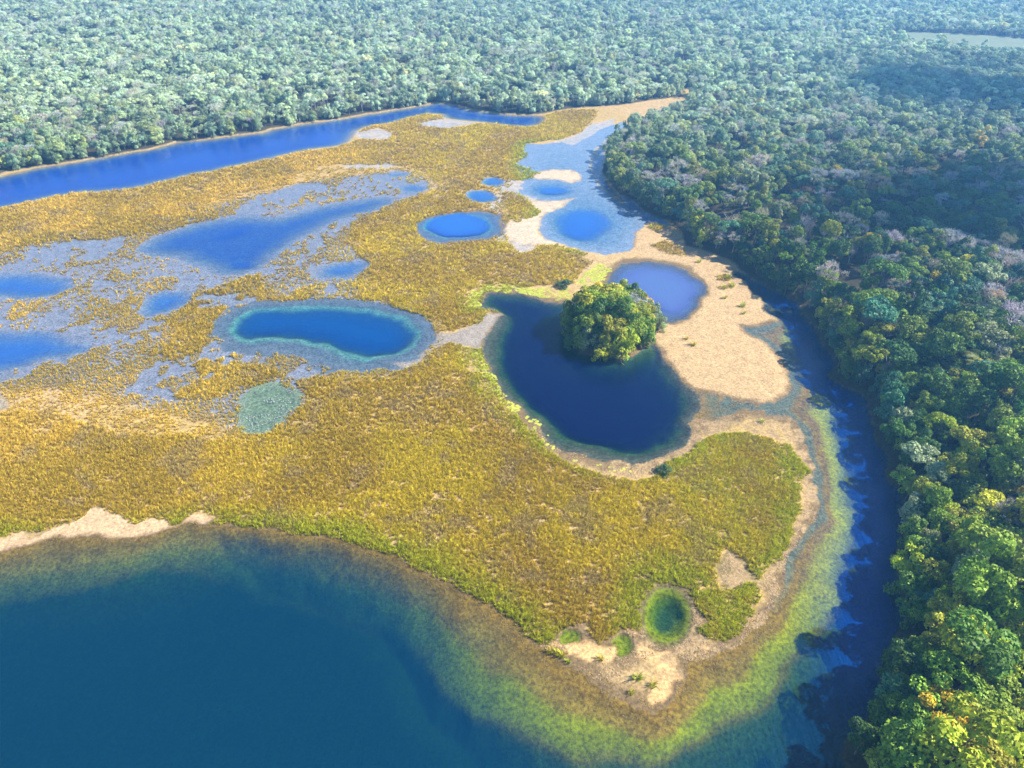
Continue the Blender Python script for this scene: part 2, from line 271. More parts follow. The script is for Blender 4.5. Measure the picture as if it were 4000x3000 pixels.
def sdf(poly, x, y, margin=25.0):
    """signed distance, negative inside; +margin where farther than margin from the bounding box"""
    poly = np.asarray(poly, float)
    out = np.full(x.shape, margin, np.float64)
    lo, hi = poly.min(0) - margin, poly.max(0) + margin
    m = (x > lo[0]) & (x < hi[0]) & (y > lo[1]) & (y < hi[1])
    if not m.any():
        return out
    px, py = x[m], y[m]
    d2 = np.full(px.shape, 1e18)
    ins = np.zeros(px.shape, bool)
    n = len(poly)
    for i in range(n):
        ax, ay = poly[i]
        bx, by = poly[(i + 1) % n]
        ex, ey = bx - ax, by - ay
        L = ex * ex + ey * ey
        if L < 1e-12:
            continue
        t = np.clip(((px - ax) * ex + (py - ay) * ey) / L, 0, 1)
        d2 = np.minimum(d2, (px - ax - t * ex) ** 2 + (py - ay - t * ey) ** 2)
        if ay != by:
            c = ((ay > py) != (by > py)) & (px < (bx - ax) * (py - ay) / (by - ay) + ax)
            ins ^= c
    d = np.sqrt(d2)
    out[m] = np.where(ins, -d, d)
    return out

C = scene.collection
def mesh_obj(name, verts, faces, mat, parent=None, smooth=False, attrs=None, link=True):
    """verts (n,3); faces (m,k) array (all faces of one size)"""
    verts = np.ascontiguousarray(verts, np.float32)
    faces = np.ascontiguousarray(faces, np.int32)
    me = bpy.data.meshes.new(name)
    n, (m, k) = len(verts), faces.shape
    me.vertices.add(n)
    me.vertices.foreach_set('co', verts.ravel())
    me.loops.add(m * k)
    me.loops.foreach_set('vertex_index', faces.ravel())
    me.polygons.add(m)
    me.polygons.foreach_set('loop_start', np.arange(0, m * k, k, dtype=np.int32))
    if smooth:
        me.polygons.foreach_set('use_smooth', np.ones(m, bool))
    for an, (dom, typ, data) in (attrs or {}).items():
        at = me.attributes.new(an, typ, dom)
        data = np.ascontiguousarray(data, np.float32)
        if typ == 'FLOAT_COLOR':
            at.data.foreach_set('color', data.ravel())
        elif typ == 'FLOAT_VECTOR':
            at.data.foreach_set('vector', data.ravel())
        else:
            at.data.foreach_set('value', data.ravel())
    me.update(calc_edges=True)
    if mat is not None:
        for mm in (mat if isinstance(mat, (list, tuple)) else [mat]):
            me.materials.append(mm)
    o = bpy.data.objects.new(name, me)
    if link:
        C.objects.link(o)
    if parent is not None:
        o.parent = parent
    return o
def tag(o, label=None, cat=None, group=None, kind=None):
    if label:
        o['label'] = label
    if cat:
        o['category'] = cat
    if group:
        o['group'] = group
    if kind:
        o['kind'] = kind
    return o
def empty(name, loc=(0, 0, 0), rz=0.0, s=1.0):
    o = bpy.data.objects.new(name, None)
    o.empty_display_size = 0.5
    o.location = loc
    o.rotation_euler = (0, 0, rz)
    o.scale = (s, s, s) if np.isscalar(s) else s
    C.objects.link(o)
    return o

class N:
    """short-hand for node trees"""
    def __init__(self, name):
        self.m = bpy.data.materials.new(name)
        self.m.use_nodes = True
        self.t = self.m.node_tree
        self.t.nodes.clear()
        self.out = self.t.nodes.new('ShaderNodeOutputMaterial')
    def n(self, typ, **kw):
        nd = self.t.nodes.new(typ)
        for k, v in kw.items():
            if k.startswith('i_'):
                key = k[2:]
                key = int(key) if key.isdigit() else key.replace('_', ' ')
                if isinstance(v, bpy.types.NodeSocket):
                    self.t.links.new(v, nd.inputs[key])
                else:
                    nd.inputs[key].default_value = v
            else:
                setattr(nd, k, v)
        return nd
    def l(self, a, b):
        self.t.links.new(a, b)
    def math(self, op, a, b=None, c=None):
        nd = self.t.nodes.new('ShaderNodeMath')
        nd.operation = op
        for i, v in enumerate((a, b, c)):
            if v is None:
                continue
            if isinstance(v, bpy.types.NodeSocket):
                self.t.links.new(v, nd.inputs[i])
            else:
                nd.inputs[i].default_value = v
        return nd.outputs[0]
    def mixc(self, f, a, b, mode='MIX'):
        nd = self.t.nodes.new('ShaderNodeMix')
        nd.data_type = 'RGBA'
        nd.blend_type = mode
        for i, v in ((0, f), (6, a), (7, b)):
            if isinstance(v, bpy.types.NodeSocket):
                self.t.links.new(v, nd.inputs[i])
            else:
                nd.inputs[i].default_value = v if np.isscalar(v) else (tuple(v) + (1.0,))[:4]
        return nd.outputs[2]

# ------------------------------------------------------------------ materials
def ground_material():
    k = N('ground')
    col = k.n('ShaderNodeAttribute', attribute_name='bed')
    rough = k.n('ShaderNodeAttribute', attribute_name='grit')
    geo = k.n('ShaderNodeNewGeometry')
    n1 = k.n('ShaderNodeTexNoise', i_Vector=geo.outputs['Position'], i_Scale=1.7, i_Detail=6.0, i_Roughness=0.7)
    n2 = k.n('ShaderNodeTexNoise', i_Vector=geo.outputs['Position'], i_Scale=0.35, i_Detail=4.0)
    vor = k.n('ShaderNodeTexVoronoi', i_Vector=geo.outputs['Position'], i_Scale=1.1)
    f1 = k.n('ShaderNodeMapRange', i_Value=n1.outputs['Fac'], i_1=0.35, i_2=0.65, i_3=0.55, i_4=1.4)
    f2 = k.n('ShaderNodeMapRange', i_Value=n2.outputs['Fac'], i_1=0.3, i_2=0.7, i_3=0.85, i_4=1.15)
    f3 = k.n('ShaderNodeMapRange', i_Value=vor.outputs['Distance'], i_1=0.0, i_2=0.7, i_3=0.8, i_4=1.12)
    f = k.math('MULTIPLY', k.math('MULTIPLY', f1.outputs[0], f2.outputs[0]), f3.outputs[0])
    f = k.math('ADD', 1.0, k.math('MULTIPLY', k.math('SUBTRACT', f, 1.0), rough.outputs['Fac']))
    vm = k.n('ShaderNodeVectorMath', operation='SCALE')
    k.l(col.outputs['Color'], vm.inputs[0])
    k.l(f, vm.inputs['Scale'])
    bump = k.n('ShaderNodeBump', i_Strength=0.6, i_Distance=0.25, i_Height=n1.outputs['Fac'])
    b = k.n('ShaderNodeBsdfPrincipled', i_Roughness=0.95)
    b.inputs['Specular IOR Level'].default_value = 0.1
    k.l(vm.outputs[0], b.inputs['Base Color'])
    k.l(bump.outputs[0], b.inputs['Normal'])
    k.l(b.outputs[0], k.out.inputs['Surface'])
    return k.m
def water_material():
    k = N('water')
    tr = k.n('ShaderNodeAttribute', attribute_name='clear')
    dp = k.n('ShaderNodeAttribute', attribute_name='body')
    wind = k.n('ShaderNodeAttribute', attribute_name='wind')
    geo = k.n('ShaderNodeNewGeometry')
    mp = k.n('ShaderNodeMapping', i_Vector=geo.outputs['Position'])
    mp.inputs['Rotation'].default_value = (0, 0, math.radians(-33))
    mp.inputs['Scale'].default_value = (1.0, 0.11, 1.0)
    w1 = k.n('ShaderNodeTexNoise', i_Vector=mp.outputs[0], i_Scale=1.0, i_Detail=3.0, i_Roughness=0.55, i_Distortion=0.25)
    w2 = k.n('ShaderNodeTexNoise', i_Vector=geo.outputs['Position'], i_Scale=1.6, i_Detail=3.0, i_Roughness=0.6)
    h = k.math('ADD', k.math('MULTIPLY', w1.outputs['Fac'], wind.outputs['Fac']), k.math('MULTIPLY', w2.outputs['Fac'], 0.22))
    bump = k.n('ShaderNodeBump', i_Strength=1.0, i_Distance=0.22, i_Height=h)
    trans = k.n('ShaderNodeBsdfTransparent', i_Color=tr.outputs['Color'])
    dif = k.n('ShaderNodeBsdfDiffuse', i_Color=dp.outputs['Color'], i_Normal=bump.outputs[0])
    add = k.n('ShaderNodeAddShader', i_0=trans.outputs[0], i_1=dif.outputs[0])
    dt = k.n('ShaderNodeVectorMath', operation='DOT_PRODUCT')
    k.l(geo.outputs['Incoming'], dt.inputs[0])
    k.l(bump.outputs[0], dt.inputs[1])
    cs = k.math('SUBTRACT', 1.0, k.math('ABSOLUTE', dt.outputs['Value']))
    frv = k.math('ADD', 0.02, k.math('MULTIPLY', 0.98, k.math('POWER', cs, 5.0)))
    gl = k.n('ShaderNodeBsdfGlossy', i_Roughness=0.08, i_Normal=bump.outputs[0])
    gl.inputs['Color'].default_value = (1, 1, 1, 1)
    mx = k.n('ShaderNodeMixShader', i_0=frv, i_1=add.outputs[0], i_2=gl.outputs[0])
    k.l(mx.outputs[0], k.out.inputs['Surface'])
    return k.m
def leaf_material(name, attr_type, spread=0.35, trans=0.25):
    k = N(name)
    a = k.n('ShaderNodeAttribute', attribute_name='tint', attribute_type=attr_type)
    s = k.n('ShaderNodeAttribute', attribute_name='shade')
    vm = k.n('ShaderNodeVectorMath', operation='SCALE')
    k.l(a.outputs['Color'], vm.inputs[0])
    k.l(s.outputs['Fac'], vm.inputs['Scale'])
    d = k.n('ShaderNodeBsdfPrincipled', i_Roughness=0.6)
    d.inputs['Specular IOR Level'].default_value = 0.25
    k.l(vm.outputs[0], d.inputs['Base Color'])
    t = k.n('ShaderNodeBsdfTranslucent')
    k.l(vm.outputs[0], t.inputs['Color'])
    mx = k.n('ShaderNodeMixShader', i_0=trans, i_1=d.outputs[0], i_2=t.outputs[0])
    k.l(mx.outputs[0], k.out.inputs['Surface'])
    return k.m
def bark_material(name, c0, c1):
    k = N(name)
    tc = k.n('ShaderNodeTexCoord')
    n1 = k.n('ShaderNodeTexNoise', i_Vector=tc.outputs['Object'], i_Scale=3.0, i_Detail=5.0)
    c = k.mixc(n1.outputs['Fac'], c0, c1)
    b = k.n('ShaderNodeBsdfPrincipled', i_Roughness=0.9, i_Base_Color=c)
    b.inputs['Specular IOR Level'].default_value = 0.1
    k.l(b.outputs[0], k.out.inputs['Surface'])
    return k.m
M_GROUND = ground_material()
M_WATER = water_material()
M_LEAF_OBJ = leaf_material('leaves', 'OBJECT')
M_LEAF_INS = leaf_material('leaves_mass', 'INSTANCER')
M_REED = leaf_material('reeds', 'INSTANCER', trans=0.45)
M_REED_OBJ = leaf_material('tussock_blades', 'OBJECT', trans=0.3)
M_BARK = bark_material('bark', (0.10, 0.085, 0.07), (0.24, 0.21, 0.18))
M_PALE = bark_material('pale_bark', (0.34, 0.31, 0.30), (0.58, 0.54, 0.52))

# ------------------------------------------------------------------ terrain
def axis(lo, hi, steps, far):
    out = [lo]
    while out[-1] < hi:
        out.append(out[-1] + steps(out[-1]))
    return np.array(far[0] + out + far[1], float)
xs = axis(-262, 152, lambda v: 0.62, ([-3200, -1600, -800, -450, -330, -285], [190, 280, 450, 900, 1700, 3200]))
ys = axis(22, 505, lambda v: 0.50 + max(0.0, v - 90) * 0.0022, ([-320, -150, -40], [540, 620, 800, 1200, 2000, 3200]))
GX, GY = np.meshgrid(xs, ys)
shape = GX.shape
X0, Y0 = GX.ravel(), GY.ravel()
# organic outlines
wx = (fbm(X0, Y0, 9.0, 3, 20) - 0.5) * 4.2 + (fbm(X0, Y0, 2.2, 2, 24) - 0.5) * 0.9
wy = (fbm(X0, Y0, 9.0, 3, 30) - 0.5) * 4.2 + (fbm(X0, Y0, 2.2, 2, 34) - 0.5) * 0.9
near = np.clip(1.5 - Y0 / 400, 0.5, 1.0)
X, Y = X0 + wx * near, Y0 + wy * near
f_fine = fbm(X0, Y0, 2.4, 3, 40)
f_mid = fbm(X0, Y0, 14.0, 4, 44)
f_big = fbm(X0, Y0, 45.0, 3, 50)

depth = np.full(X.shape, -9.0)         # + under water
bodyid = np.zeros(X.shape, np.int32)   # which body of water
tfrac = np.zeros(X.shape)              # 0 shore .. 1 drop-off, more beyond it
BODIES = [('marsh_water', None)]
DISTS = {}
def body(name, shore, deep, d_deep, d_max, slope=0.25, key=None, calm=False):
    """a body of water: shore outline, drop-off outline, depth at the drop-off, greatest depth"""
    global depth, bodyid, tfrac
    bx_, by_ = (X0 + 0.2 * (X - X0), Y0 + 0.2 * (Y - Y0)) if calm else (X, Y)
    s = sdf(shore, bx_, by_)
    ins = -s
    if deep is None:
        t = np.clip(ins, 0, None) / 6.0
        dd = np.minimum(d_max, ins * slope)
        dd = np.where(ins > 0, dd, ins * 0.05)
    else:
        q = sdf(deep, bx_, by_)
        t = np.where(q > 0, np.clip(ins, 0, None) / (np.clip(ins, 0, None) + q + 1e-6), 1.0 + (-q) / 6.0)
        dd = np.where(q > 0, d_deep * t ** 1.25, np.minimum(d_max, d_deep + slope * (-q)))
        dd = np.where(ins > 0, dd, ins * 0.05)
    i = len(BODIES)
    BODIES.append((name, key))
    upd = dd > depth
    depth = np.where(upd, dd, depth)
    tfrac = np.where(upd & (ins > 0), t, tfrac)
    bodyid = np.where(upd & (ins > -1.5), i, bodyid)
    DISTS[key or name] = s
    return i
B_LAKE = body('lake', LAKE, LAKE_DEEP, 1.5, 7.0, 0.30, 'lake')
eb_d = sdf(FOREST, X, Y)
depth = np.where((bodyid == B_LAKE) & (X0 > 25), np.maximum(depth, np.where(eb_d > 0, sstep(0.2, 2.2, eb_d) * sstep(13, 7, eb_d) * 1.9, depth)), depth)
lk = 1.0 + 4.0 * sstep(15, -50, X0)
depth = np.where((bodyid == B_LAKE) & (depth > 0), depth * lk, depth)
B_RIVER = body('river', RIVER, None, 0, 4.0, 0.16, 'river')
B_POND = body('pond', POND, POND_DEEP, 0.9, 7.0, 0.55, 'pond')
B_PL = body('pond', POND_L, POND_L_DEEP, 0.5, 3.0, 0.3, 'pondl')
B_EAST = body('lagoon', EAST, EAST_DEEP, 0.30, 2.5, 0.20, 'east')
B_EASTS = body('lagoon', EAST_SIDE, None, 0, 1.2, 0.2, 'easts')
B_F = body('pond', POOL_F, POOL_F_DEEP, 0.5, 2.2, 0.4, 'f')
B_G1 = body('pond', POOL_G1, None, 0, 1.0, 0.3, 'g1')
B_G2 = body('pond', POOL_G2, None, 0, 1.2, 0.3, 'g2')
B_D = body('pond', POOL_D, POOL_D_DEEP, 0.30, 5.0, 0.5, 'd')
B_C = body('pond', POOL_C, POOL_C_DEEP, 0.35, 5.0, 0.30, 'c')
B_H = body('pond', BLUE_H, None, 0, 0.9, 0.08, 'h')
B_H1 = body('pond', BLUE_H_D1, None, 0, 2.2, 0.12, 'h1')
B_H2 = body('pond', BLUE_H_D2, None, 0, 1.4, 0.2, 'h2')
B_I = [body('pond', p, None, 0, 1.1, 0.12, 'i%d' % j) for j, p in enumerate(BLUE_I)]
B_J = body('pond', GREEN_J, None, 0, 0.30, 0.12, 'j')
B_K1 = body('pond', K1, K1_DEEP, 0.45, 6.0, 0.9, 'k1', True)
B_K2 = body('pond', K2, None, 0, 2.6, 1.6, 'k2', True)
B_K3 = body('pond', K3, None, 0, 2.2, 1.4, 'k3', True)

land_h = 0.10 + 0.16 * f_mid
s_for = sdf(FOREST, X, Y)
h = np.minimum(land_h, np.clip(-depth, -99, 99))
# flats: almost level with the water, half of it showing
def flat(poly, base, amp, w=5.0):
    global h
    s = sdf(poly, X, Y)
    k = sstep(w, -w, s)
    hf = base + amp * ((fbm(X0, Y0, 11.0, 4, 60) - 0.5) * 2 + (f_fine - 0.5) * 0.9)
    h = np.where(depth > 0.0, np.minimum(h, hf * k + h * (1 - k)), hf * k + h * (1 - k))
    return s
s_flat = flat(FLATS, 0.0, 0.15, 5.0)
s_fl2 = flat(FLATS2, 0.015, 0.10, 2.5)
s_fl3 = np.minimum.reduce([flat(p, -0.02, 0.10, 2.0) for p in FLATS3])
# land that stands in the water
s_bar = sdf(SANDBAR, X, Y)
s_sp = np.minimum(sdf(SPIT1, X, Y), sdf(SPIT2, X, Y))
s_tip = np.minimum.reduce([sdf(p, X, Y) for p in TIP_SAND])
s_isl = sdf(ISLAND, X0, Y0)
s_beach = sdf(BEACH, X, Y)
s_grey = sdf(GREY_BAR, X, Y)
s_hol = sdf(HOLLOW, X, Y)
def raise_to(s, hmax, slope):
    global h
    h = np.maximum(h, np.minimum(hmax, np.where(s < 0, 0.015 - s * slope, -s * 0.30)))
raise_to(s_bar, 0.10, 0.03)
raise_to(s_sp, 0.07, 0.02)
raise_to(s_tip, 0.12, 0.10)
raise_to(s_beach, 0.20, 0.05)
raise_to(s_isl, 0.9, 0.25)
# rocky shelf round the tip: knobbly, mostly just under water
tf_l = np.where(bodyid == B_LAKE, tfrac, 9.0)
h = np.where((bodyid == B_LAKE) & (tfrac < 0.55) & (h < 0), h + (f_fine - 0.45) * 0.10, h)
h = h + (f_fine - 0.5) * 0.05 * (h > -0.3)
h = np.where(s_hol < 0, np.minimum(h, 0.03), h)
# forest ground: a low bank, rising gently on the east side
fin = np.clip(-s_for, 0, None)
side = sstep(10, 70, X0) * sstep(420, 250, Y0)
h_for = 0.25 + np.minimum(fin, 2.5) * 0.22 + side * np.minimum(fin, 25.0) * 0.22 + (f_mid - 0.5) * 0.5 * np.minimum(fin / 4, 1)
h = np.where(s_for < 0, np.maximum(h, h_for), h)
h = np.clip(h, -7.0, 12.0)
water_depth = np.clip(-h, 0, None)

# colours of the ground and of the lake bed
def colmix(a, b, k):
    return a + (np.asarray(b, float) - a) * k[:, None]
n_pts = len(X)
bed = np.tile(np.array([0.30, 0.21, 0.08]), (n_pts, 1))           # reed litter
bed = colmix(bed, (0.33, 0.23, 0.12), sstep(0.45, 0.7, f_big) * 0.7)
s_anyflat = np.minimum(np.minimum(s_flat, s_fl2), s_fl3)
bed = colmix(bed, (0.125, 0.14, 0.185), sstep(3, -3, s_flat))  # flats: lilac blue of the reflected sky painted into the bed colour
bed = colmix(bed, (0.27, 0.24, 0.21), sstep(1.5, -1.5, np.minimum(s_fl2, s_fl3)))
# beds of the bodies
inb = lambda i: (bodyid == i)
weed = np.array([0.13, 0.082, 0.014])
m = inb(B_LAKE) & (h < 0.05)
tt = tfrac + (fbm(X0, Y0, 6.0, 4, 70) - 0.5) * 0.18
lake = np.tile(weed, (n_pts, 1))
lake = colmix(lake, (0.20, 0.13, 0.018), sstep(0.25, 0.45, tt) * sstep(60, 20, X0))
band = sstep(0.50 - 0.14 * sstep(35, 55, X0), 0.66 - 0.12 * sstep(35, 55, X0), tt) * sstep(1.12, 0.85, tt)
band = band * (0.30 + 0.70 * sstep(-75, -15, X0)) * (0.65 + 0.5 * fbm(X0, Y0, 9.0, 3, 74))
lake = colmix(lake, (0.20, 0.19, 0.0), np.clip(band * 1.1, 0, 1))
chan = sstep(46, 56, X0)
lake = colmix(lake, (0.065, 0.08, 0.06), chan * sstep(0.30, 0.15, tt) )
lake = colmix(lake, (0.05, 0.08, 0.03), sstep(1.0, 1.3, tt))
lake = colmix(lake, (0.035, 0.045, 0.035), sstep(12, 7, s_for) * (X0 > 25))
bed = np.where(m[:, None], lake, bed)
for i in (B_POND, B_C, B_D, B_PL, B_K1):
    m = inb(i) & (h < 0.04)
    tq = tfrac + (f_fine - 0.5) * 0.10
    q = np.tile((np.array([0.055, 0.06, 0.045]) if i != B_K1 else np.array([0.11, 0.09, 0.03])) if i not in (B_C, B_D) else np.array([0.065, 0.09, 0.125]), (n_pts, 1))
    ring = np.exp(-((tq - 1.0) / np.where(tq < 1, 0.16, 0.30)) ** 2) if i != B_K1 else sstep(0.35, 0.7, tq) * sstep(1.9, 1.2, tq)
    q = colmix(q, (0.085, 0.19, 0.185) if i in (B_C, B_D) else ((0.11, 0.13, 0.002) if i == B_K1 else (0.06, 0.10, 0.035)), ring)
    q = colmix(q, (0.03, 0.06, 0.04), sstep(1.15, 1.4, tq))
    bed = np.where(m[:, None], q, bed)
for i in (B_EAST, B_F, B_G1, B_G2):
    m = inb(i) & (h < 0.03)
    bed = np.where(m[:, None], np.array([0.115, 0.16, 0.235]), bed)
for i in (B_K2, B_K3):
    m = inb(i) & (h < 0.03)
    bed = np.where(m[:, None], np.array([0.12, 0.14, 0.004]), bed)
m = inb(B_J) & (h < 0.03)
bed = np.where(m[:, None], np.array([0.10, 0.14, 0.10]), bed)
# wet soil by the water
wet = np.minimum.reduce([DISTS[k] for k in ('lake', 'pond', 'pondl', 'k1', 'k2', 'k3', 'j', 'c', 'd')])
bed = colmix(bed, (0.13, 0.09, 0.045), sstep(4.0, 1.0, wet + (f_fine - 0.5) * 3) * (h > -0.03) * (s_anyflat > 0))
# bare sand, silt and marl
sandc = np.array([0.34, 0.235, 0.12])
def paint(s, c, w=0.6, amp=1.2, seed=80):
    global bed
    k = sstep(w, -w, s + (fbm(X0, Y0, 3.0, 3, seed) - 0.5) * amp * 2)
    bed = colmix(bed, c, k)
paint(s_bar, sandc * 0.95, 0.8, 1.0, 80)
bed = colmix(bed, (0.55, 0.40, 0.26), sstep(2.0, -1.5, s_bar) * 0.0)
paint(s_sp, (0.36, 0.29, 0.21), 0.8, 1.0, 83)
paint(s_beach, (0.36, 0.25, 0.145), 0.4, 0.4, 86)
paint(s_tip, (0.42, 0.265, 0.12), 0.25, 0.8, 89)
paint(s_grey, (0.20, 0.175, 0.15), 0.8, 1.0, 92)
paint(s_hol, (0.15, 0.115, 0.05), 0.4, 0.3, 95)
# pinkish rubble rim between the reeds of the east lobe and the water
s_gs = sdf(G_SOUTH, X, Y)
rim = sstep(0.3, 0.9, s_gs) * sstep(0.2, -0.2, s_for * -1 + 3) * (h > -0.02)
rimz = sstep(18, 26, X0) * sstep(140, 132, Y0) * sstep(62, 70, Y0)
bed = colmix(bed, (0.25, 0.175, 0.09), rim * rimz * sstep(0.40, 0.55, fbm(X0, Y0, 1.6, 3, 97)))
# damp margins of the sand
sand_any = np.minimum(np.minimum(s_bar, s_sp), np.minimum(s_beach, s_tip))
bed = bed * (1 - 0.34 * (sstep(1.0, -0.5, sand_any) * sstep(0.055, 0.02, h + (f_fine - 0.5) * 0.04)))[:, None]
# specks on the bare ground
grit = np.where(s_for < 0, 0.9, 0.8)
grit = np.where((s_bar < 0) | (s_beach < 0) | (s_tip < 0), 0.80, grit)
grit = np.where(h < -0.02, 1.25, grit)
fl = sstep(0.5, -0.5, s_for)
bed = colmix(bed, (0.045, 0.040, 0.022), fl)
CLEARING = ground([(3430, 142), (3560, 134), (3720, 138), (3900, 150), (4100, 166), (4100, 250), (3900, 228), (3700, 204), (3500, 180)])
s_clear = sdf(CLEARING, X0, Y0)
bankline = sstep(0.9, 0.0, np.abs(s_for)) * (h < 0.8) * (h > 0)
bed = colmix(bed, (0.24, 0.19, 0.12), bankline * 0.7 * sstep(40, 0, X0))

idx = np.arange(n_pts).reshape(shape)
quads = np.stack([idx[:-1, :-1], idx[:-1, 1:], idx[1:, 1:], idx[1:, :-1]], -1).reshape(-1, 4)
P = np.stack([X0, Y0, h], 1)
bed4 = np.concatenate([np.clip(bed, 0, 1), np.ones((n_pts, 1))], 1)
def submesh(name, fmask, verts, mat, attrs):
    f = quads[fmask]
    if not len(f):
        return None
    u, inv = np.unique(f, return_inverse=True)
    return mesh_obj(name, verts[u], inv.reshape(f.shape), mat, smooth=True, attrs={k: (d, t, v[u]) for k, (d, t, v) in attrs.items()})
fc = lambda v: v[quads].mean(1)
f_for = fc(s_for) < 0
f_sand = (fc(np.minimum(np.minimum(s_bar, s_sp), np.minimum(s_beach, s_tip))) < 0) & ~f_for
f_wet = (fc(h) < -0.06) & ~f_for & ~f_sand
gat = {'bed': ('POINT', 'FLOAT_COLOR', bed4), 'grit': ('POINT', 'FLOAT', grit)}
for nm, fm, lab in (('forest_floor', f_for, 'dark leaf litter under the forest'), ('sandbar', f_sand, 'pale bare sand beside the ponds and lake'),
                    ('lake_bed', f_wet, 'bed of the lake and ponds under the water'), ('marsh_ground', ~(f_for | f_sand | f_wet), 'low brown ground of the reed marsh')):
    o = submesh(nm, fm, P, M_GROUND, gat)
    tag(o, lab, None, None, 'structure')

k = N('field_grass')
geo_ = k.n('ShaderNodeNewGeometry')
nz_ = k.n('ShaderNodeTexNoise', i_Vector=geo_.outputs['Position'], i_Scale=0.08, i_Detail=6.0)
b_ = k.n('ShaderNodeBsdfPrincipled', i_Roughness=0.9, i_Base_Color=k.mixc(nz_.outputs['Fac'], (0.07, 0.10, 0.05), (0.14, 0.17, 0.09)))
k.l(b_.outputs[0], k.out.inputs['Surface'])
cv = np.concatenate([CLEARING.mean(0)[None], CLEARING])
cv3 = np.concatenate([cv, np.full((len(cv), 1), 1.8)], 1)
cfs = np.array([(0, i + 1, (i + 1) % len(CLEARING) + 1) for i in range(len(CLEARING))])
tag(mesh_obj('field', cv3, cfs, k.m), 'pale open field in the far forest', None, None, 'structure')

# ------------------------------------------------------------------ water
dw = water_depth
kabs = np.array([0.38, 0.25, 0.45])
turb = np.ones(n_pts)
turb = np.where(np.isin(bodyid, B_I + [B_H, B_H1, B_H2, B_D, B_F, B_G1, B_G2, B_EAST, B_EASTS, B_RIVER]), 3.5, turb)
turb = np.where(np.isin(bodyid, [B_PL]), 5.0, turb)
turb = np.where(np.isin(bodyid, [B_C, B_POND]), 2.2, turb)
clear = np.exp(-dw[:, None] * kabs[None, :] * turb[:, None])
deepc = np.tile(np.array([0.0, 0.021, 0.045]), (n_pts, 1))
deepc = colmix(deepc, (0.0, 0.004, 0.032), (inb(B_POND) | inb(B_PL)).astype(float))
deepc = colmix(deepc, (0.0, 0.042, 0.155), inb(B_C).astype(float))
deepc = colmix(deepc, (0.05, 0.09, 0.22), inb(B_PL).astype(float))
deepc = colmix(deepc, (0.0, 0.034, 0.22), (inb(B_RIVER) | inb(B_H) | inb(B_H1) | inb(B_H2)).astype(float))  # sky blue the river reflects is put into its body colour
deepc = colmix(deepc, (0.012, 0.080, 0.28), np.isin(bodyid, B_I + [B_D, B_F, B_G1, B_G2, B_EAST, B_EASTS]).astype(float))
deepc = colmix(deepc, (0.0, 0.022, 0.012), np.isin(bodyid, [B_K1, B_K2, B_K3]).astype(float))
deepc = colmix(deepc, (0.0, 0.040, 0.17), inb(B_LAKE) * sstep(48, 66, X0))  # bluer body colour stands in for sky mirrored in the shaded channel
bodyc = deepc * (1 - clear)
wind = np.full(n_pts, 0.25)
wind = np.where(bodyid == B_LAKE, 0.45 + 1.6 * sstep(10, 50, X0) * sstep(115, 65, Y0), wind)
wind = np.where(bodyid == B_POND, 0.4, wind)
PW = np.stack([X0, Y0, np.zeros(n_pts)], 1)
ones = np.ones((n_pts, 1))
wat = {'clear': ('POINT', 'FLOAT_COLOR', np.concatenate([clear, ones], 1)), 'body': ('POINT', 'FLOAT_COLOR', np.concatenate([bodyc, ones], 1)), 'wind': ('POINT', 'FLOAT', wind)}
f_low = (h[quads].min(1) < 0.03)
fb = bodyid[quads][:, 0]
WLAB = {B_LAKE: 'deep blue lake with green shallows in front of the marsh', B_RIVER: 'blue river between the far forest and the marsh', B_POND: 'dark blue pond around the tree island',
        B_PL: 'violet blue pond behind the tree island', B_EAST: 'pale blue lagoon beside the forest bend', B_C: 'kidney shaped blue pond with a pale ring', B_D: 'oval blue pond with a pale ring in the marsh'}
for i, (nm, key) in enumerate(BODIES):
    o = submesh(nm, f_low & (fb == i), PW, M_WATER, wat)
    if o:
        tag(o, WLAB.get(i), None, None, 'structure')

# ------------------------------------------------------------------ plant meshes
def quads_from(c, n, size_a, size_b, rg, spin=True):
    """a quad at each point c facing n"""
    m = len(c)
    n = n / (np.linalg.norm(n, axis=1, keepdims=True) + 1e-9)
    r = rg.normal(size=(m, 3))
    a = np.cross(n, r)
    a /= (np.linalg.norm(a, axis=1, keepdims=True) + 1e-9)
    b = np.cross(n, a)
    a = a * (size_a[:, None] if not np.isscalar(size_a) else size_a)
    b = b * (size_b[:, None] if not np.isscalar(size_b) else size_b)
    v = np.stack([c - a, c - b * 0.8, c + a, c + b], 1).reshape(-1, 3)
    return v, np.arange(m * 4).reshape(m, 4)
def tube(path, radii, sides=5):
    path = np.asarray(path, float)
    n = len(path)
    vs = []
    for i in range(n):
        d = path[min(i + 1, n - 1)] - path[max(i - 1, 0)]
        d = d / (np.linalg.norm(d) + 1e-9)
        ref = np.array([1, 0, 0]) if abs(d[0]) < 0.8 else np.array([0, 1, 0])
        a = np.cross(d, ref)
        a /= np.linalg.norm(a)
        b = np.cross(d, a)
        for k in range(sides):
            t = 2 * math.pi * k / sides
            vs.append(path[i] + radii[i] * (a * math.cos(t) + b * math.sin(t)))
    fs = []
    for i in range(n - 1):
        for k in range(sides):
            k2 = (k + 1) % sides
            fs.append((i * sides + k, i * sides + k2, (i + 1) * sides + k2, (i + 1) * sides + k))
    return np.array(vs), np.array(fs)
def cat(parts):
    vs, fs, off = [], [], 0
    for v, f in parts:
        vs.append(v)
        fs.append(f + off)
        off += len(v)
    return np.concatenate(vs), np.concatenate(fs)
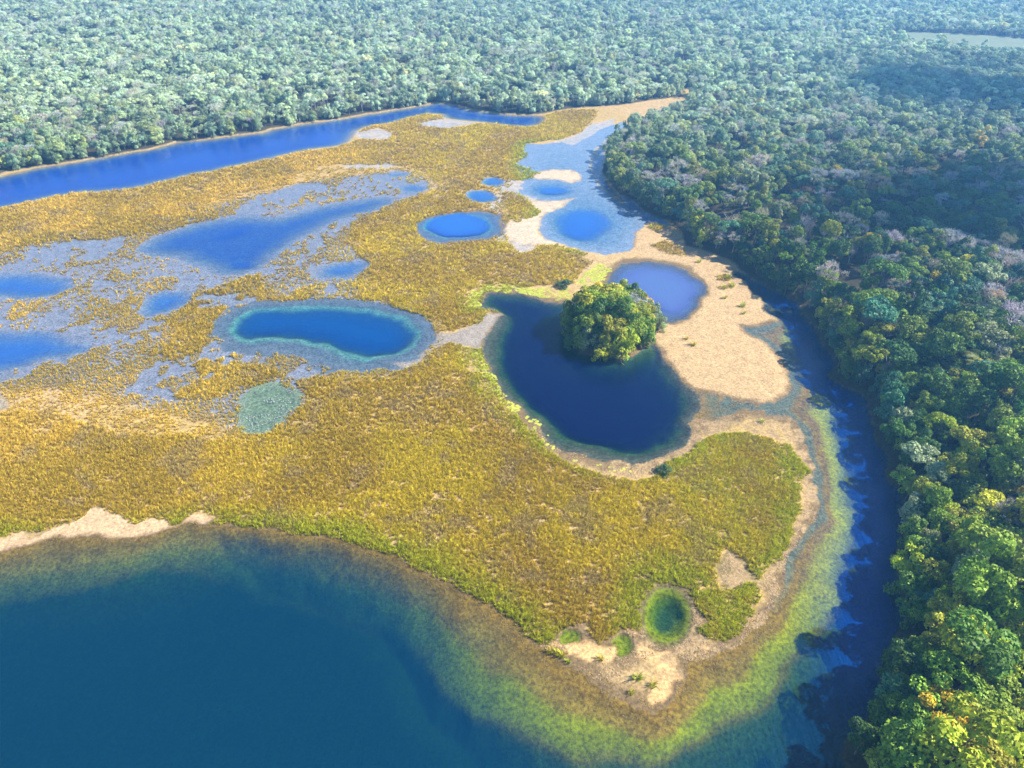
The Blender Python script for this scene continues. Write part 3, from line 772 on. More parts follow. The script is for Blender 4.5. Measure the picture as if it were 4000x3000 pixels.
def blobs_for(kind, rg):
    """(centres, radii) of the leaf clumps of a crown; unit: metres, tree base at the origin"""
    out = []
    if kind == 'round':
        R, H = 4.2, 10.5
        out.append(((0, 0, H - 3.4), 2.6))
        for i in range(13):
            a = rg.uniform(0, 2 * math.pi)
            e = rg.uniform(-0.25, 1.2)
            q = rg.uniform(0.55, 0.85)
            out.append(((R * q * math.cos(a) * math.cos(e), R * q * math.sin(a) * math.cos(e), H - 4.0 + 2.9 * q * math.sin(e)), rg.uniform(1.05, 1.75)))
    elif kind == 'wide':
        R, H = 5.2, 11.0
        for i in range(17):
            a = rg.uniform(0, 2 * math.pi)
            q = math.sqrt(rg.uniform(0.0, 1.0)) * 0.9
            out.append(((R * q * math.cos(a), R * q * math.sin(a), H - 1.6 - 2.0 * q * q + rg.uniform(-0.5, 0.4)), rg.uniform(1.0, 1.7)))
    elif kind == 'tall':
        R, H = 3.0, 12.0
        for i in range(14):
            a = rg.uniform(0, 2 * math.pi)
            q = math.sqrt(rg.uniform(0.0, 1.0)) * 0.8
            z = rg.uniform(4.0, H - 1.2)
            w = 1.0 - 0.45 * abs(z - 7.5) / 4.5
            out.append(((R * q * w * math.cos(a), R * q * w * math.sin(a), z), rg.uniform(0.9, 1.6)))
    elif kind == 'skirt':                                            # leafy to the ground, for forest edges
        R, H = 3.6, 8.5
        for i in range(20):
            a = rg.uniform(0, 2 * math.pi)
            z = rg.uniform(0.6, H - 1.2)
            w = math.sqrt(max(0.05, 1.0 - (z / H) ** 2.2))
            q = rg.uniform(0.45, 0.95)
            out.append(((R * q * w * math.cos(a), R * q * w * math.sin(a), z), rg.uniform(0.9, 1.5)))
    elif kind == 'layer':                                            # a few flat plates of leaves
        R, H = 4.6, 11.0
        for i in range(15):
            a = rg.uniform(0, 2 * math.pi)
            q = rg.uniform(0.2, 0.95)
            out.append(((R * q * math.cos(a), R * q * math.sin(a), rg.choice([6.4, 8.0, 9.4]) + rg.uniform(-0.4, 0.4)), rg.uniform(0.9, 1.5)))
    return out
def crown_mesh(kind, seed, nleaf=2000, leaf=0.25):
    rg = np.random.default_rng(seed)
    bl = blobs_for(kind, rg)
    cen = np.array([b[0] for b in bl])
    rad = np.array([b[1] for b in bl])
    sq = 0.55 if kind in ('layer', 'wide') else 0.85
    w = rad ** 2 / (rad ** 2).sum()
    n = int(nleaf * 2.1)
    bi = rg.choice(len(bl), n, p=w)
    u = rg.normal(size=(n, 3))
    u /= np.linalg.norm(u, axis=1, keepdims=True)
    keep = u[:, 2] > rg.uniform(-0.75, 0.05, n)
    bi, u = bi[keep], u[keep]
    rr = rad[bi] * rg.uniform(0.78, 1.10, len(bi))
    p = cen[bi] + u * rr[:, None] * np.array([1, 1, sq])
    inside = np.zeros(len(p), bool)
    for j in range(len(bl)):
        q = (p - cen[j]) / np.array([1, 1, sq])
        inside |= (np.linalg.norm(q, axis=1) < rad[j] * 0.72)
    p, u, bi = p[~inside][:nleaf], u[~inside][:nleaf], bi[~inside][:nleaf]
    nrm = u * 0.9 + rg.normal(size=p.shape) * 0.55 + np.array([0, 0, 0.35])
    sz = leaf * rg.uniform(0.65, 1.35, len(p))
    v, f = quads_from(p, nrm, sz, sz * rg.uniform(0.6, 1.0, len(p)), rg)
    clump = rg.uniform(0.78, 1.22, len(bl))
    shade = clump[bi] * rg.uniform(0.75, 1.25, len(p))
    return v, f, shade, bl
def trunk_mesh(bl, seed, r0=0.22, low=2.5):
    rg = np.random.default_rng(seed + 500)
    top = max(b[0][2] for b in bl)
    parts = []
    k = rg.uniform(-0.35, 0.35, 2)
    fork = np.array([k[0], k[1], top * 0.5])
    parts.append(tube([(0, 0, -0.6), (k[0] * 0.4, k[1] * 0.4, top * 0.25), fork], [r0 * 1.3, r0, r0 * 0.8]))
    for j in rg.choice(len(bl), min(6, len(bl)), replace=False):
        c = np.array(bl[j][0])
        mid = fork * 0.45 + c * 0.55 + np.array([0, 0, -0.3])
        parts.append(tube([fork, mid, c], [r0 * 0.6, r0 * 0.35, 0.05], 4))
    return cat(parts)
def bare_mesh(seed, H=10.0, spread=1.0, levels=4):
    """leafless tree: trunk part and branch part"""
    rg = np.random.default_rng(seed)
    limbs = []
    def grow(p, d, L, r, lev):
        q = p + d * L * 0.55 + rg.normal(size=3) * 0.08 * L
        e = q + (d + rg.normal(size=3) * 0.18) * L * 0.5
        limbs.append(tube([p, q, e], [r, r * 0.8, r * 0.6], 4 if lev > 1 else 5))
        if lev >= levels:
            return
        nb_ = rg.integers(3, 5) if lev < 2 else rg.integers(2, 5)
        for _ in range(nb_):
            a = rg.uniform(0, 2 * math.pi)
            t = np.array([math.cos(a), math.sin(a), rg.uniform(-0.05, 0.5)])
            nd = d * 0.75 + t * spread * rg.uniform(0.5, 0.95)
            nd /= np.linalg.norm(nd)
            st = e if rg.random() < 0.6 else q
            grow(st, nd, L * rg.uniform(0.62, 0.82), r * 0.58, lev + 1)
    trunk_top = np.array([rg.uniform(-0.4, 0.4), rg.uniform(-0.4, 0.4), H * 0.36])
    tr = tube([(0, 0, -0.6), trunk_top * np.array([0.4, 0.4, 0.5]), trunk_top], [0.26, 0.2, 0.17], 6)
    for _ in range(4):
        a = rg.uniform(0, 2 * math.pi)
        d = np.array([math.cos(a) * 0.7 * spread, math.sin(a) * 0.7 * spread, 0.8])
        grow(trunk_top, d / np.linalg.norm(d), H * 0.27, 0.12, 1)
    return tr, cat(limbs)
def twig_mesh(seed, n=900, R=3.6, H=10.0):
    """haze of fine twigs and last leaves of a dry-season crown"""
    rg = np.random.default_rng(seed + 90)
    bl = blobs_for('wide' if seed % 2 else 'round', rg)
    cen = np.array([b[0] for b in bl])
    rad = np.array([b[1] for b in bl])
    bi = rg.integers(0, len(bl), n)
    u = rg.normal(size=(n, 3))
    u /= np.linalg.norm(u, axis=1, keepdims=True)
    u[:, 2] = np.abs(u[:, 2]) * 0.8 - 0.15
    p = cen[bi] + u * rad[bi][:, None] * rg.uniform(0.4, 1.1, n)[:, None]
    d = u + rg.normal(size=(n, 3)) * 0.5 + np.array([0, 0, 0.4])
    d /= np.linalg.norm(d, axis=1, keepdims=True)
    s = np.cross(d, rg.normal(size=(n, 3)))
    s /= np.linalg.norm(s, axis=1, keepdims=True)
    L = rg.uniform(0.3, 0.75, n)[:, None]
    wd = rg.uniform(0.045, 0.10, n)[:, None]
    v = np.stack([p - d * L * 0.5 - s * wd, p - d * L * 0.5 + s * wd, p + d * L * 0.5 + s * wd * 0.5, p + d * L * 0.5 - s * wd * 0.5], 1).reshape(-1, 3)
    return v, np.arange(n * 4).reshape(n, 4), rg.uniform(0.7, 1.3, n), bl
def frond_mesh(seed, L=3.0):
    rg = np.random.default_rng(seed)
    parts = []
    rib = [np.array([L * t, 0, 0.75 * L * (t - 1.05 * t * t)]) for t in np.linspace(0, 1, 7)]
    parts.append(tube(rib, np.linspace(0.05, 0.015, 7), 3))
    vs, fs = [], []
    for i in range(15):
        t = 0.15 + 0.85 * i / 14
        k = min(int(t * 6), 5)
        b = rib[k] + (rib[k + 1] - rib[k]) * (t * 6 - k)
        w = L * 0.30 * math.sin(math.pi * min(0.98, 0.15 + 0.8 * t)) + 0.15
        for sg in (-1, 1):
            o = len(vs)
            tip = b + np.array([w * 0.55, sg * w, -0.22 * w])
            vs += [b + np.array([-0.06, 0, 0.01]), b + np.array([0.06, 0, 0.01]), tip + np.array([0.03, 0, 0]), tip - np.array([0.03, 0, 0])]
            fs.append((o, o + 1, o + 2, o + 3))
    parts.append((np.array(vs), np.array(fs)))
    return cat(parts)

LEAFKINDS = ['round', 'round', 'wide', 'tall', 'layer', 'round', 'wide', 'skirt', 'skirt', 'skirt']
CROWNS, TRUNKS = [], []
crown_store = []
for j, kd in enumerate(LEAFKINDS):
    v, f, sh, bl = crown_mesh(kd, 11 + j * 7)
    tv, tf = trunk_mesh(bl, 11 + j * 7)
    crown_store.append((v, f, sh, tv, tf))
    CROWNS.append(mesh_obj('crown', v, f, M_LEAF_OBJ, attrs={'shade': ('FACE', 'FLOAT', sh)}, link=False).data)
    TRUNKS.append(mesh_obj('trunk', tv, tf, M_BARK, link=False).data)
BARE = []
for j in range(4):
    tr, br = bare_mesh(301 + j, 10.5, 1.0 if j < 3 else 0.7, 4)
    BARE.append((tr, br, mesh_obj('trunk', tr[0], tr[1], M_PALE, link=False).data, mesh_obj('branches', br[0], br[1], M_PALE, link=False).data))
TWIG = []
for j in range(3):
    v, f, sh, bl = twig_mesh(401 + j)
    tv, tf = trunk_mesh(bl, 401 + j, 0.17)
    TWIG.append((v, f, sh, tv, tf, mesh_obj('crown', v, f, M_LEAF_OBJ, attrs={'shade': ('FACE', 'FLOAT', sh)}, link=False).data, mesh_obj('trunk', tv, tf, M_PALE, link=False).data))
fr = frond_mesh(5)
FROND = mesh_obj('frond', fr[0], fr[1], M_LEAF_OBJ, attrs={'shade': ('FACE', 'FLOAT', np.ones(len(fr[1])))}, link=False).data
ptv, ptf = tube([(0, 0, -0.5), (0.15, 0.05, 3.5), (0.1, 0.1, 7.2)], [0.2, 0.15, 0.13], 7)
PALM_TRUNK = mesh_obj('trunk', ptv, ptf, M_PALE, link=False).data

# meshes for the masses: trunk and crown in one, not in the scene themselves
tree_lib = bpy.data.collections.new('tree_kinds')
def joined(name, lv, lf, sh, tv, tf, bark, lib, leafmat):
    v = np.concatenate([lv, tv])
    f = np.concatenate([lf, tf + len(lv)])
    s = np.concatenate([sh, np.ones(len(tf))])
    o = mesh_obj(name, v, f, [leafmat, bark], attrs={'shade': ('FACE', 'FLOAT', s)}, link=False)
    mi = np.zeros(len(f), np.int32)
    mi[len(lf):] = 1
    o.data.polygons.foreach_set('material_index', mi)
    lib.objects.link(o)
    return o
for j, (v, f, sh, tv, tf) in enumerate(crown_store):
    joined('kind_%02d' % j, v, f, sh, tv, tf, M_BARK, tree_lib, M_LEAF_INS)
for j, (v, f, sh, tv, tf, a, b) in enumerate(TWIG):
    joined('kind_%02d' % (10 + j), v, f, sh, tv, tf, M_PALE, tree_lib, M_LEAF_INS)
for j, (tr, br, a, b) in enumerate(BARE):
    v, f = cat([tr, br])
    o = mesh_obj('kind_%02d' % (13 + j), v, f, M_PALE, link=False)
    tree_lib.objects.link(o)

def instancer(name, pts, variant, rot, scl, tint, lib, label):
    """one object whose points carry copies of the meshes in lib"""
    me = bpy.data.meshes.new(name)
    n = len(pts)
    me.vertices.add(n)
    me.vertices.foreach_set('co', np.ascontiguousarray(pts, np.float32).ravel())
    at = me.attributes.new('variant', 'INT', 'POINT')
    at.data.foreach_set('value', np.ascontiguousarray(variant, np.int32))
    at = me.attributes.new('turn', 'FLOAT_VECTOR', 'POINT')
    at.data.foreach_set('vector', np.ascontiguousarray(rot, np.float32).ravel())
    at = me.attributes.new('size', 'FLOAT_VECTOR', 'POINT')
    at.data.foreach_set('vector', np.ascontiguousarray(scl, np.float32).ravel())
    at = me.attributes.new('tint', 'FLOAT_VECTOR', 'POINT')
    at.data.foreach_set('vector', np.ascontiguousarray(tint, np.float32).ravel())
    me.update()
    o = bpy.data.objects.new(name, me)
    C.objects.link(o)
    ng = bpy.data.node_groups.new(name, 'GeometryNodeTree')
    ng.interface.new_socket('Geometry', in_out='INPUT', socket_type='NodeSocketGeometry')
    ng.interface.new_socket('Geometry', in_out='OUTPUT', socket_type='NodeSocketGeometry')
    gi = ng.nodes.new('NodeGroupInput')
    go = ng.nodes.new('NodeGroupOutput')
    m2p = ng.nodes.new('GeometryNodeMeshToPoints')
    ci = ng.nodes.new('GeometryNodeCollectionInfo')
    ci.inputs['Collection'].default_value = lib
    ci.inputs['Separate Children'].default_value = True
    ci.inputs['Reset Children'].default_value = True
    iop = ng.nodes.new('GeometryNodeInstanceOnPoints')
    iop.inputs['Pick Instance'].default_value = True
    def named(a, typ):
        nd = ng.nodes.new('GeometryNodeInputNamedAttribute')
        nd.data_type = typ
        nd.inputs['Name'].default_value = a
        return next(s for s in nd.outputs if s.enabled and s.name == 'Attribute')
    ng.links.new(gi.outputs[0], m2p.inputs['Mesh'])
    ng.links.new(m2p.outputs[0], iop.inputs['Points'])
    ng.links.new(ci.outputs[0], iop.inputs['Instance'])
    ng.links.new(named('variant', 'INT'), iop.inputs['Instance Index'])
    ng.links.new(named('turn', 'FLOAT_VECTOR'), iop.inputs['Rotation'])
    ng.links.new(named('size', 'FLOAT_VECTOR'), iop.inputs['Scale'])
    ng.links.new(iop.outputs[0], go.inputs[0])
    md = o.modifiers.new('scatter', 'NODES')
    md.node_group = ng
    return tag(o, label, None, None, 'stuff')

# ------------------------------------------------------------------ height of the terrain at a point
def terrain(x, y):
    i = np.clip(np.searchsorted(xs, x) - 1, 0, len(xs) - 2)
    j = np.clip(np.searchsorted(ys, y) - 1, 0, len(ys) - 2)
    H = h.reshape(shape)
    fx = (x - xs[i]) / (xs[i + 1] - xs[i])
    fy = (y - ys[j]) / (ys[j + 1] - ys[j])
    return (H[j, i] * (1 - fx) + H[j, i + 1] * fx) * (1 - fy) + (H[j + 1, i] * (1 - fx) + H[j + 1, i + 1] * fx) * fy
def field(F, x, y):
    i = np.clip(np.searchsorted(xs, x) - 1, 0, len(xs) - 2)
    j = np.clip(np.searchsorted(ys, y) - 1, 0, len(ys) - 2)
    return F.reshape(shape)[j, i]

# ------------------------------------------------------------------ forest
PAL = {'dark green': (0.028, 0.065, 0.010), 'deep green': (0.048, 0.095, 0.010), 'mid green': (0.095, 0.140, 0.010), 'olive green': (0.150, 0.160, 0.012), 'yellow green': (0.185, 0.205, 0.010),
       'golden yellow': (0.33, 0.25, 0.012), 'blue green': (0.036, 0.10, 0.050), 'sage green': (0.14, 0.165, 0.07), 'grey': (0.21, 0.20, 0.19), 'tan': (0.22, 0.18, 0.11)}
PN = list(PAL)
def species(x, y, rg, edge, dry):
    """tree kind index 0-16, colour name"""
    r = rg.random()
    lit = rg.random()
    if not edge:
        p_bare = 0.015 + 0.02 * dry
        p_twig = (0.02 if y < 170 else 0.12) + 0.34 * max(0, dry - 0.40)
        if r < p_bare:
            return int(rg.integers(13, 17)), 'grey'
        if r < p_bare + p_twig:
            return int(rg.integers(10, 13)), ('grey' if lit < 0.75 else 'tan')
        k = int(rg.integers(0, 7))
        pr = [0.03, 0.10, 0.27, 0.30, 0.19, 0.010, 0.03, 0.07] if y < 112 else [0.17, 0.20, 0.20, 0.12, 0.035, 0.005, 0.16, 0.11]
    else:
        k = int(rg.choice([7, 8, 9, 7, 8, 9, 0, 3]))
        pr = [0.24, 0.24, 0.18, 0.10, 0.07, 0.01, 0.10, 0.06]
    return k, PN[int(rg.choice(8, p=pr))]
def lattice(x0, x1, y0, y1, sp, rg, jit=0.42):
    nx, ny = int((x1 - x0) / sp) + 1, int((y1 - y0) / (sp * 0.866)) + 1
    ix, iy = np.meshgrid(np.arange(nx), np.arange(ny))
    x = x0 + (ix + 0.5 * (iy % 2)) * sp
    y = y0 + iy * sp * 0.866
    x = x + rg.uniform(-jit, jit, x.shape) * sp
    y = y + rg.uniform(-jit, jit, y.shape) * sp
    return x.ravel(), y.ravel()
frg = np.random.default_rng(21)
def forest_points(sp, box):
    x, y = lattice(*box, sp, frg)
    s = sdf(FOREST, x, y, 30.0)
    far = (s > 29.9) & False
    ok = (s < -0.8)
    x, y, s = x[ok], y[ok], s[ok]
    # keep what the view, widened by a good step each way, can take in
    d = y * CP + CAM_H * SP
    ok = (np.abs(x) < 0.80 * d + 45) & (y > 25)
    return x[ok], y[ok], s[ok]
xa, ya, sa = forest_points(3.9, (-300, 420, 20, 330))
m_ = ~((xa > 20) & (ya < 175))
x2, y2, s2 = forest_points(3.25, (20, 230, 20, 175))
xa, ya, sa = np.concatenate([xa[m_], x2]), np.concatenate([ya[m_], y2]), np.concatenate([sa[m_], s2])
xb, yb, sb = forest_points(3.6, (-420, 620, 330, 640))
xc, yc, sc_ = forest_points(4.7, (-900, 1000, 640, 1250))
TX, TY, TS = np.concatenate([xa, xb, xc]), np.concatenate([ya, yb, yc]), np.concatenate([sa, sb, sc_])
grow = np.concatenate([np.ones(len(xa)), np.full(len(xb), 0.88), np.full(len(xc), 1.0)])
# the clearing
ok = (sdf(CLEARING, TX, TY) > 0) & ~((TY > 190) & (TS < -6) & (fbm(TX, TY, 16.0, 3, 180) > 0.66))
TX, TY, TS, grow = TX[ok], TY[ok], TS[ok], grow[ok]
TZ = terrain(TX, TY)
trees = []
DRY = vnoise(TX, TY, 28.0, 77)
for x, y, s, z, g, dr in zip(TX, TY, TS, TZ, grow, DRY):
    edge = s > -5.0
    k, c = species(x, y, frg, edge and frg.random() < 0.8, dr)
    sz = frg.choice([0.38, 0.52, 0.66, 0.84, 1.05, 1.3], p=[0.22, 0.30, 0.25, 0.14, 0.065, 0.025]) * frg.uniform(0.9, 1.1) * g
    if s > -3.0:
        sz = min(sz, 0.62)
    if y > 200:
        sz = min(sz, 0.95) * 0.92
    if k in (13, 14, 15, 16):
        sz = frg.uniform(0.55, 0.85) * g
    if k >= 7 and k <= 9:
        sz = frg.uniform(0.60, 0.95) * g
    trees.append((x, y, z, k, c, sz, s, frg.uniform(0, 2 * math.pi), frg.uniform(1.0, 1.45)))

# the trees that show largest become things of their own
px, py = project(TX, TY, TZ + 7.0)
dist = np.sqrt(TX ** 2 + TY ** 2 + (CAM_H - TZ) ** 2)
inview = (px > -40) & (px < 4040) & (py > 0) & (py < 3060)
order = np.argsort(np.where(inview, dist, 1e9))
N_NEAR = 240
near_ids = [int(i) for i in order[:N_NEAR]]
near_set = set(near_ids)
rest = [i for i in range(len(trees)) if i not in near_set]
def tint_of(c, rg):
    v = np.array(PAL[c]) * 1.75 * rg.uniform(0.8, 1.25) * np.array([rg.uniform(0.88, 1.14), 1.0, rg.uniform(0.85, 1.2)])
    return v
trg = np.random.default_rng(33)
def haze_mix(v, y):
    """pales the leaf tint with distance, as haze would"""
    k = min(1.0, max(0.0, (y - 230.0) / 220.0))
    return v * (1 - 0.55 * k) + np.array([0.38, 0.455, 0.31]) * trg.uniform(0.5, 1.35) * 0.68 * k * (1.0 + 0.5 * k)  # haze brightness put into the colour of the far crowns
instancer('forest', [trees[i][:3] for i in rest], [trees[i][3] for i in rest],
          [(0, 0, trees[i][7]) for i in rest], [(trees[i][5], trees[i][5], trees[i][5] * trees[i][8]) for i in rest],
          [haze_mix(tint_of(trees[i][4], trg), trees[i][1]) for i in rest], tree_lib, 'dense mixed forest of green and grey trees to the horizon')

def build_tree(x, y, z, k, c, sz, rot, hs):
    if k <= 9:
        root = empty('broadleaf_tree', (x, y, z), rot, (sz, sz, sz * hs))
        o = bpy.data.objects.new('trunk', TRUNKS[k]); C.objects.link(o); o.parent = root
        o = bpy.data.objects.new('crown', CROWNS[k]); C.objects.link(o); o.parent = root
        o['tint'] = [float(q) * 1.25 for q in tint_of(c, trg)]
    elif k <= 12:
        root = empty('dry_tree', (x, y, z), rot, (sz, sz, sz * hs))
        o = bpy.data.objects.new('trunk', TWIG[k - 10][6]); C.objects.link(o); o.parent = root
        o = bpy.data.objects.new('crown', TWIG[k - 10][5]); C.objects.link(o); o.parent = root
        o['tint'] = [float(q) for q in tint_of(c, trg)]
    else:
        root = empty('leafless_tree', (x, y, z), rot, (sz, sz, sz * hs))
        o = bpy.data.objects.new('trunk', BARE[k - 13][2]); C.objects.link(o); o.parent = root
        o = bpy.data.objects.new('branches', BARE[k - 13][3]); C.objects.link(o); o.parent = root
    return root
def build_palm(x, y, z, sz, rot, n=13, tint=(0.10, 0.14, 0.03)):
    root = empty('palm_tree', (x, y, z), rot, sz)
    o = bpy.data.objects.new('trunk', PALM_TRUNK); C.objects.link(o); o.parent = root
    for i in range(n):
        o = bpy.data.objects.new('frond', FROND); C.objects.link(o); o.parent = root
        o.location = (0.1, 0.1, 7.15)
        o.rotation_euler = (trg.uniform(-0.15, 0.15), -trg.uniform(-0.35, 0.85), 2 * math.pi * i / n + trg.uniform(-0.2, 0.2))
        o['tint'] = [float(q) for q in np.array(tint) * trg.uniform(0.75, 1.25)]
    return root
bank_trees = []
for i in near_ids:
    x, y, z, k, c, sz, s, rot, hs = trees[i]
    r = build_tree(x, y, z, k, c, sz, rot, hs)
    bank_trees.append((r, x, y, k, c, sz, s))
ISL_C = ISLAND.mean(0)
isl = []
irg = np.random.default_rng(5)
ix, iy = lattice(ISL_C[0] - 20, ISL_C[0] + 20, ISL_C[1] - 20, ISL_C[1] + 20, 3.15, irg, 0.35)
si = sdf(ISLAND, ix, iy)
for x, y, s in zip(ix, iy, si):
    if s > -0.3:
        continue
    z = float(terrain(np.array([x]), np.array([y]))[0])
    inn = min(1.0, -s / 9.0)
    edge = s > -3.2
    right = (x - ISL_C[0]) / 13.0
    if edge:
        k = int(irg.choice([7, 8, 9]))
        sz = irg.uniform(0.68, 0.90)
    else:
        k = int(irg.choice([0, 1, 2, 3, 5, 6, 8, 10, 14], p=[0.20, 0.20, 0.07, 0.08, 0.19, 0.06, 0.13, 0.05, 0.02]))
        sz = irg.uniform(0.60, 0.78) + 0.27 * inn
    c = 'grey' if k >= 10 else str(irg.choice(['deep green', 'mid green', 'olive green', 'yellow green', 'sage green', 'dark green', 'golden yellow'], p=[0.12, 0.27, 0.27, 0.17, 0.10, 0.03, 0.04]))
    r = build_tree(x, y, z, k, c, sz, irg.uniform(0, 6.28), irg.uniform(1.12, 1.40))
    isl.append((r, x, y, k, c, sz, s))

for u, v, k, sz, c in ((1675, 672, 8, 0.62, 'yellow green'), (2045, 480, 7, 0.66, 'sage green'), (1475, 590, 9, 0.6, 'deep green')):
    g = ground(Z(5, (u, v)))[0]
    isl.append((build_tree(g[0], g[1], -0.1, k, c, sz, irg.uniform(0, 6.28), 1.0), g[0], g[1], k, c, sz, -0.2))

# ------------------------------------------------------------------ palms that stand out of the canopy
palms = []
for (u, v, s, lab) in ((3478, 1312, 0.85, 'small fan of palm fronds in the forest above the curved channel'),
                       (3782, 1500, 1.15, 'largest palm with spread fronds in the forest near the right edge'),
                       (3755, 1440, 1.0, 'thin palm with pale trunk just behind the largest palm'),
                       (3905, 1490, 0.9, 'palm at the right edge beside the largest palm')):
    g = ground([(u, v)], 8.0)[0]
    z = float(terrain(g[:1], g[1:])[0])
    r = build_palm(g[0], g[1], z, s, trg.uniform(0, 6), tint=(0.16, 0.19, 0.04))
    tag(r, lab, 'palm', 'palms among the forest trees')
g = ground([(2352, 1340)], 3.9)[0]
tag(build_palm(g[0], g[1], 0.2, 0.55, 1.0, 10, (0.30, 0.24, 0.08)), 'yellowing palm at the front of the tree island', 'palm')

# ------------------------------------------------------------------ reeds
reed_lib = bpy.data.collections.new('reed_kinds')
def tuft(seed, n=16, H=0.95, spread=0.42, lean=0.65, width=0.05):
    rg = np.random.default_rng(seed)
    vs, fs, sh = [], [], []
    wl = rg.uniform(0, 6.28)
    for i in range(n):
        a = rg.uniform(0, 2 * math.pi)
        b = np.array([math.cos(a), math.sin(a), 0]) * spread * math.sqrt(rg.random())
        out = np.array([math.cos(a), math.sin(a), 0]) * lean * rg.uniform(0.2, 1.0) + np.array([math.cos(wl), math.sin(wl), 0]) * 0.25
        hh = H * rg.uniform(0.6, 1.1)
        sd = np.array([-math.sin(a + 0.7), math.cos(a + 0.7), 0]) * width * rg.uniform(0.7, 1.4)
        mid = b + out * hh * 0.35 + np.array([0, 0, hh * 0.62])
        tip = b + out * hh * 1.0 + np.array([0, 0, hh * rg.uniform(0.75, 1.0)])
        o = len(vs)
        vs += [b - sd, b + sd, mid + sd * 0.9, mid - sd * 0.9, tip + sd * 0.25, tip - sd * 0.25]
        fs += [(o, o + 1, o + 2, o + 3), (o + 3, o + 2, o + 4, o + 5)]
        q = rg.uniform(0.65, 1.35)
        sh += [q, q * 1.05]
    return np.array(vs), np.array(fs), np.array(sh)
for j in range(6):
    v, f, s = tuft(800 + j)
    o = mesh_obj('reed_%02d' % j, v, f, M_REED, attrs={'shade': ('FACE', 'FLOAT', s)}, link=False)
    reed_lib.objects.link(o)
grg = np.random.default_rng(9)
def reed_points(sp, y0, y1):
    x, y = lattice(-270, 75, y0, y1, sp, grg, 0.5)
    d = y * CP + CAM_H * SP
    ok = np.abs(x) < 0.78 * d + 12
    return x[ok], y[ok]
RX, RY, RG = [], [], []
for sp, y0, y1, g in ((0.46, 55, 130, 0.80), (0.62, 130, 200, 0.98), (0.9, 200, 290, 1.3), (1.35, 290, 480, 1.8)):
    x, y = reed_points(sp, y0, y1)
    RX.append(x); RY.append(y); RG.append(np.full(len(x), g))
RX, RY, RG = np.concatenate(RX), np.concatenate(RY), np.concatenate(RG)
ok = field(s_for, RX, RY) > 0.5
RX, RY, RG = RX[ok], RY[ok], RG[ok]
jx = RX + (fbm(RX, RY, 5.0, 3, 110) - 0.5) * 2.6 + (fbm(RX, RY, 1.6, 2, 112) - 0.5) * 1.2
jy = RY + (fbm(RX, RY, 5.0, 3, 114) - 0.5) * 2.6 + (fbm(RX, RY, 1.6, 2, 116) - 0.5) * 1.2
sg = np.minimum(sdf(G_SOUTH, jx, jy), sdf(G_NORTH, jx, jy))
for p in G_MID + G_PATCH:
    sg = np.minimum(sg, sdf(p, jx, jy))
hz = terrain(RX, RY)
sfl = field(s_flat, RX, RY)
pn = fbm(RX, RY, 12.0, 4, 120)
pn2 = fbm(RX, RY, 3.0, 3, 126)
dense = (sg < 0.5) & (hz > -0.05)
# patches on the flats, where the ground comes up
patch = (sfl < 2) & (hz > -0.01) & (field(np.where(np.isin(bodyid, B_I + [B_H, B_H1, B_C, B_J]), tfrac, 0.0), RX, RY) < 0.05)
pk = grg.random(len(RX)) < np.where(pn + (pn2 - 0.5) * 0.5 > 0.52, 0.95, 0.25)
thin = grg.random(len(RX)) < np.where(fbm(RX, RY, 2.2, 3, 130) > 0.36, 1.0, 0.55)
bare = np.minimum.reduce([field(q, RX, RY) for q in (s_bar, s_sp, s_beach, s_tip, s_grey, s_hol)]) < 0.8
scrub = (sg < 22) & (RX < 0) & (RY < 330) & (hz > 0.0) & ~bare & (grg.random(len(RX)) < np.where(pn2 > 0.46, 0.85, 0.3))
keep = (dense & thin) | (patch & pk & ~dense) | (scrub & ~dense)
RX, RY, RG, hz, sg, pn, pn2 = [a[keep] for a in (RX, RY, RG, hz, sg, pn, pn2)]
# fresh green reeds by open water, straw gold inside
dwater = np.minimum.reduce([field(DISTS[k], RX, RY) for k in ('lake', 'pond', 'east', 'pondl', 'k1')])
green = sstep(9.0, 0.5, dwater + (pn - 0.5) * 8) * sstep(0.1, 0.9, pn2 + 0.35)
lobe = sstep(30, 42, RX) * sstep(140, 120, RY)
green = np.clip(green + lobe * 0.55 * pn2 * 1.4, 0, 1)
gold = np.array([0.58, 0.455, 0.016])
brown = np.array([0.47, 0.335, 0.026])
mauve = np.array([0.40, 0.30, 0.13])
gr = np.array([0.42, 0.43, 0.006])
tint = gold[None] + (np.array([0.63, 0.44, 0.05]) - gold)[None] * sstep(-20, -110, RX)[:, None]
tint = tint + (brown - tint) * sstep(0.36, 0.60, fbm(RX, RY, 20.0, 3, 140))[:, None] * 0.95
tint = tint + (mauve - tint) * (sstep(0.55, 0.75, fbm(RX, RY, 5.0, 3, 144)) * 0.6)[:, None]
tint = tint + (gr - tint) * green[:, None]
tint = tint * grg.uniform(0.72, 1.2, (len(RX), 1))
rs = RG * grg.uniform(0.65, 1.15, len(RX)) * np.where(sg < 0, 1.0, 0.7)
instancer('reeds', np.stack([RX, RY, np.maximum(hz, -0.02)], 1), grg.integers(0, 6, len(RX)), np.stack([np.zeros(len(RX)), np.zeros(len(RX)), grg.uniform(0, 6.28, len(RX))], 1),
          np.stack([rs, rs, rs * (1.0 / np.sqrt(RG))], 1), tint, reed_lib, 'golden and green reeds covering the marsh')

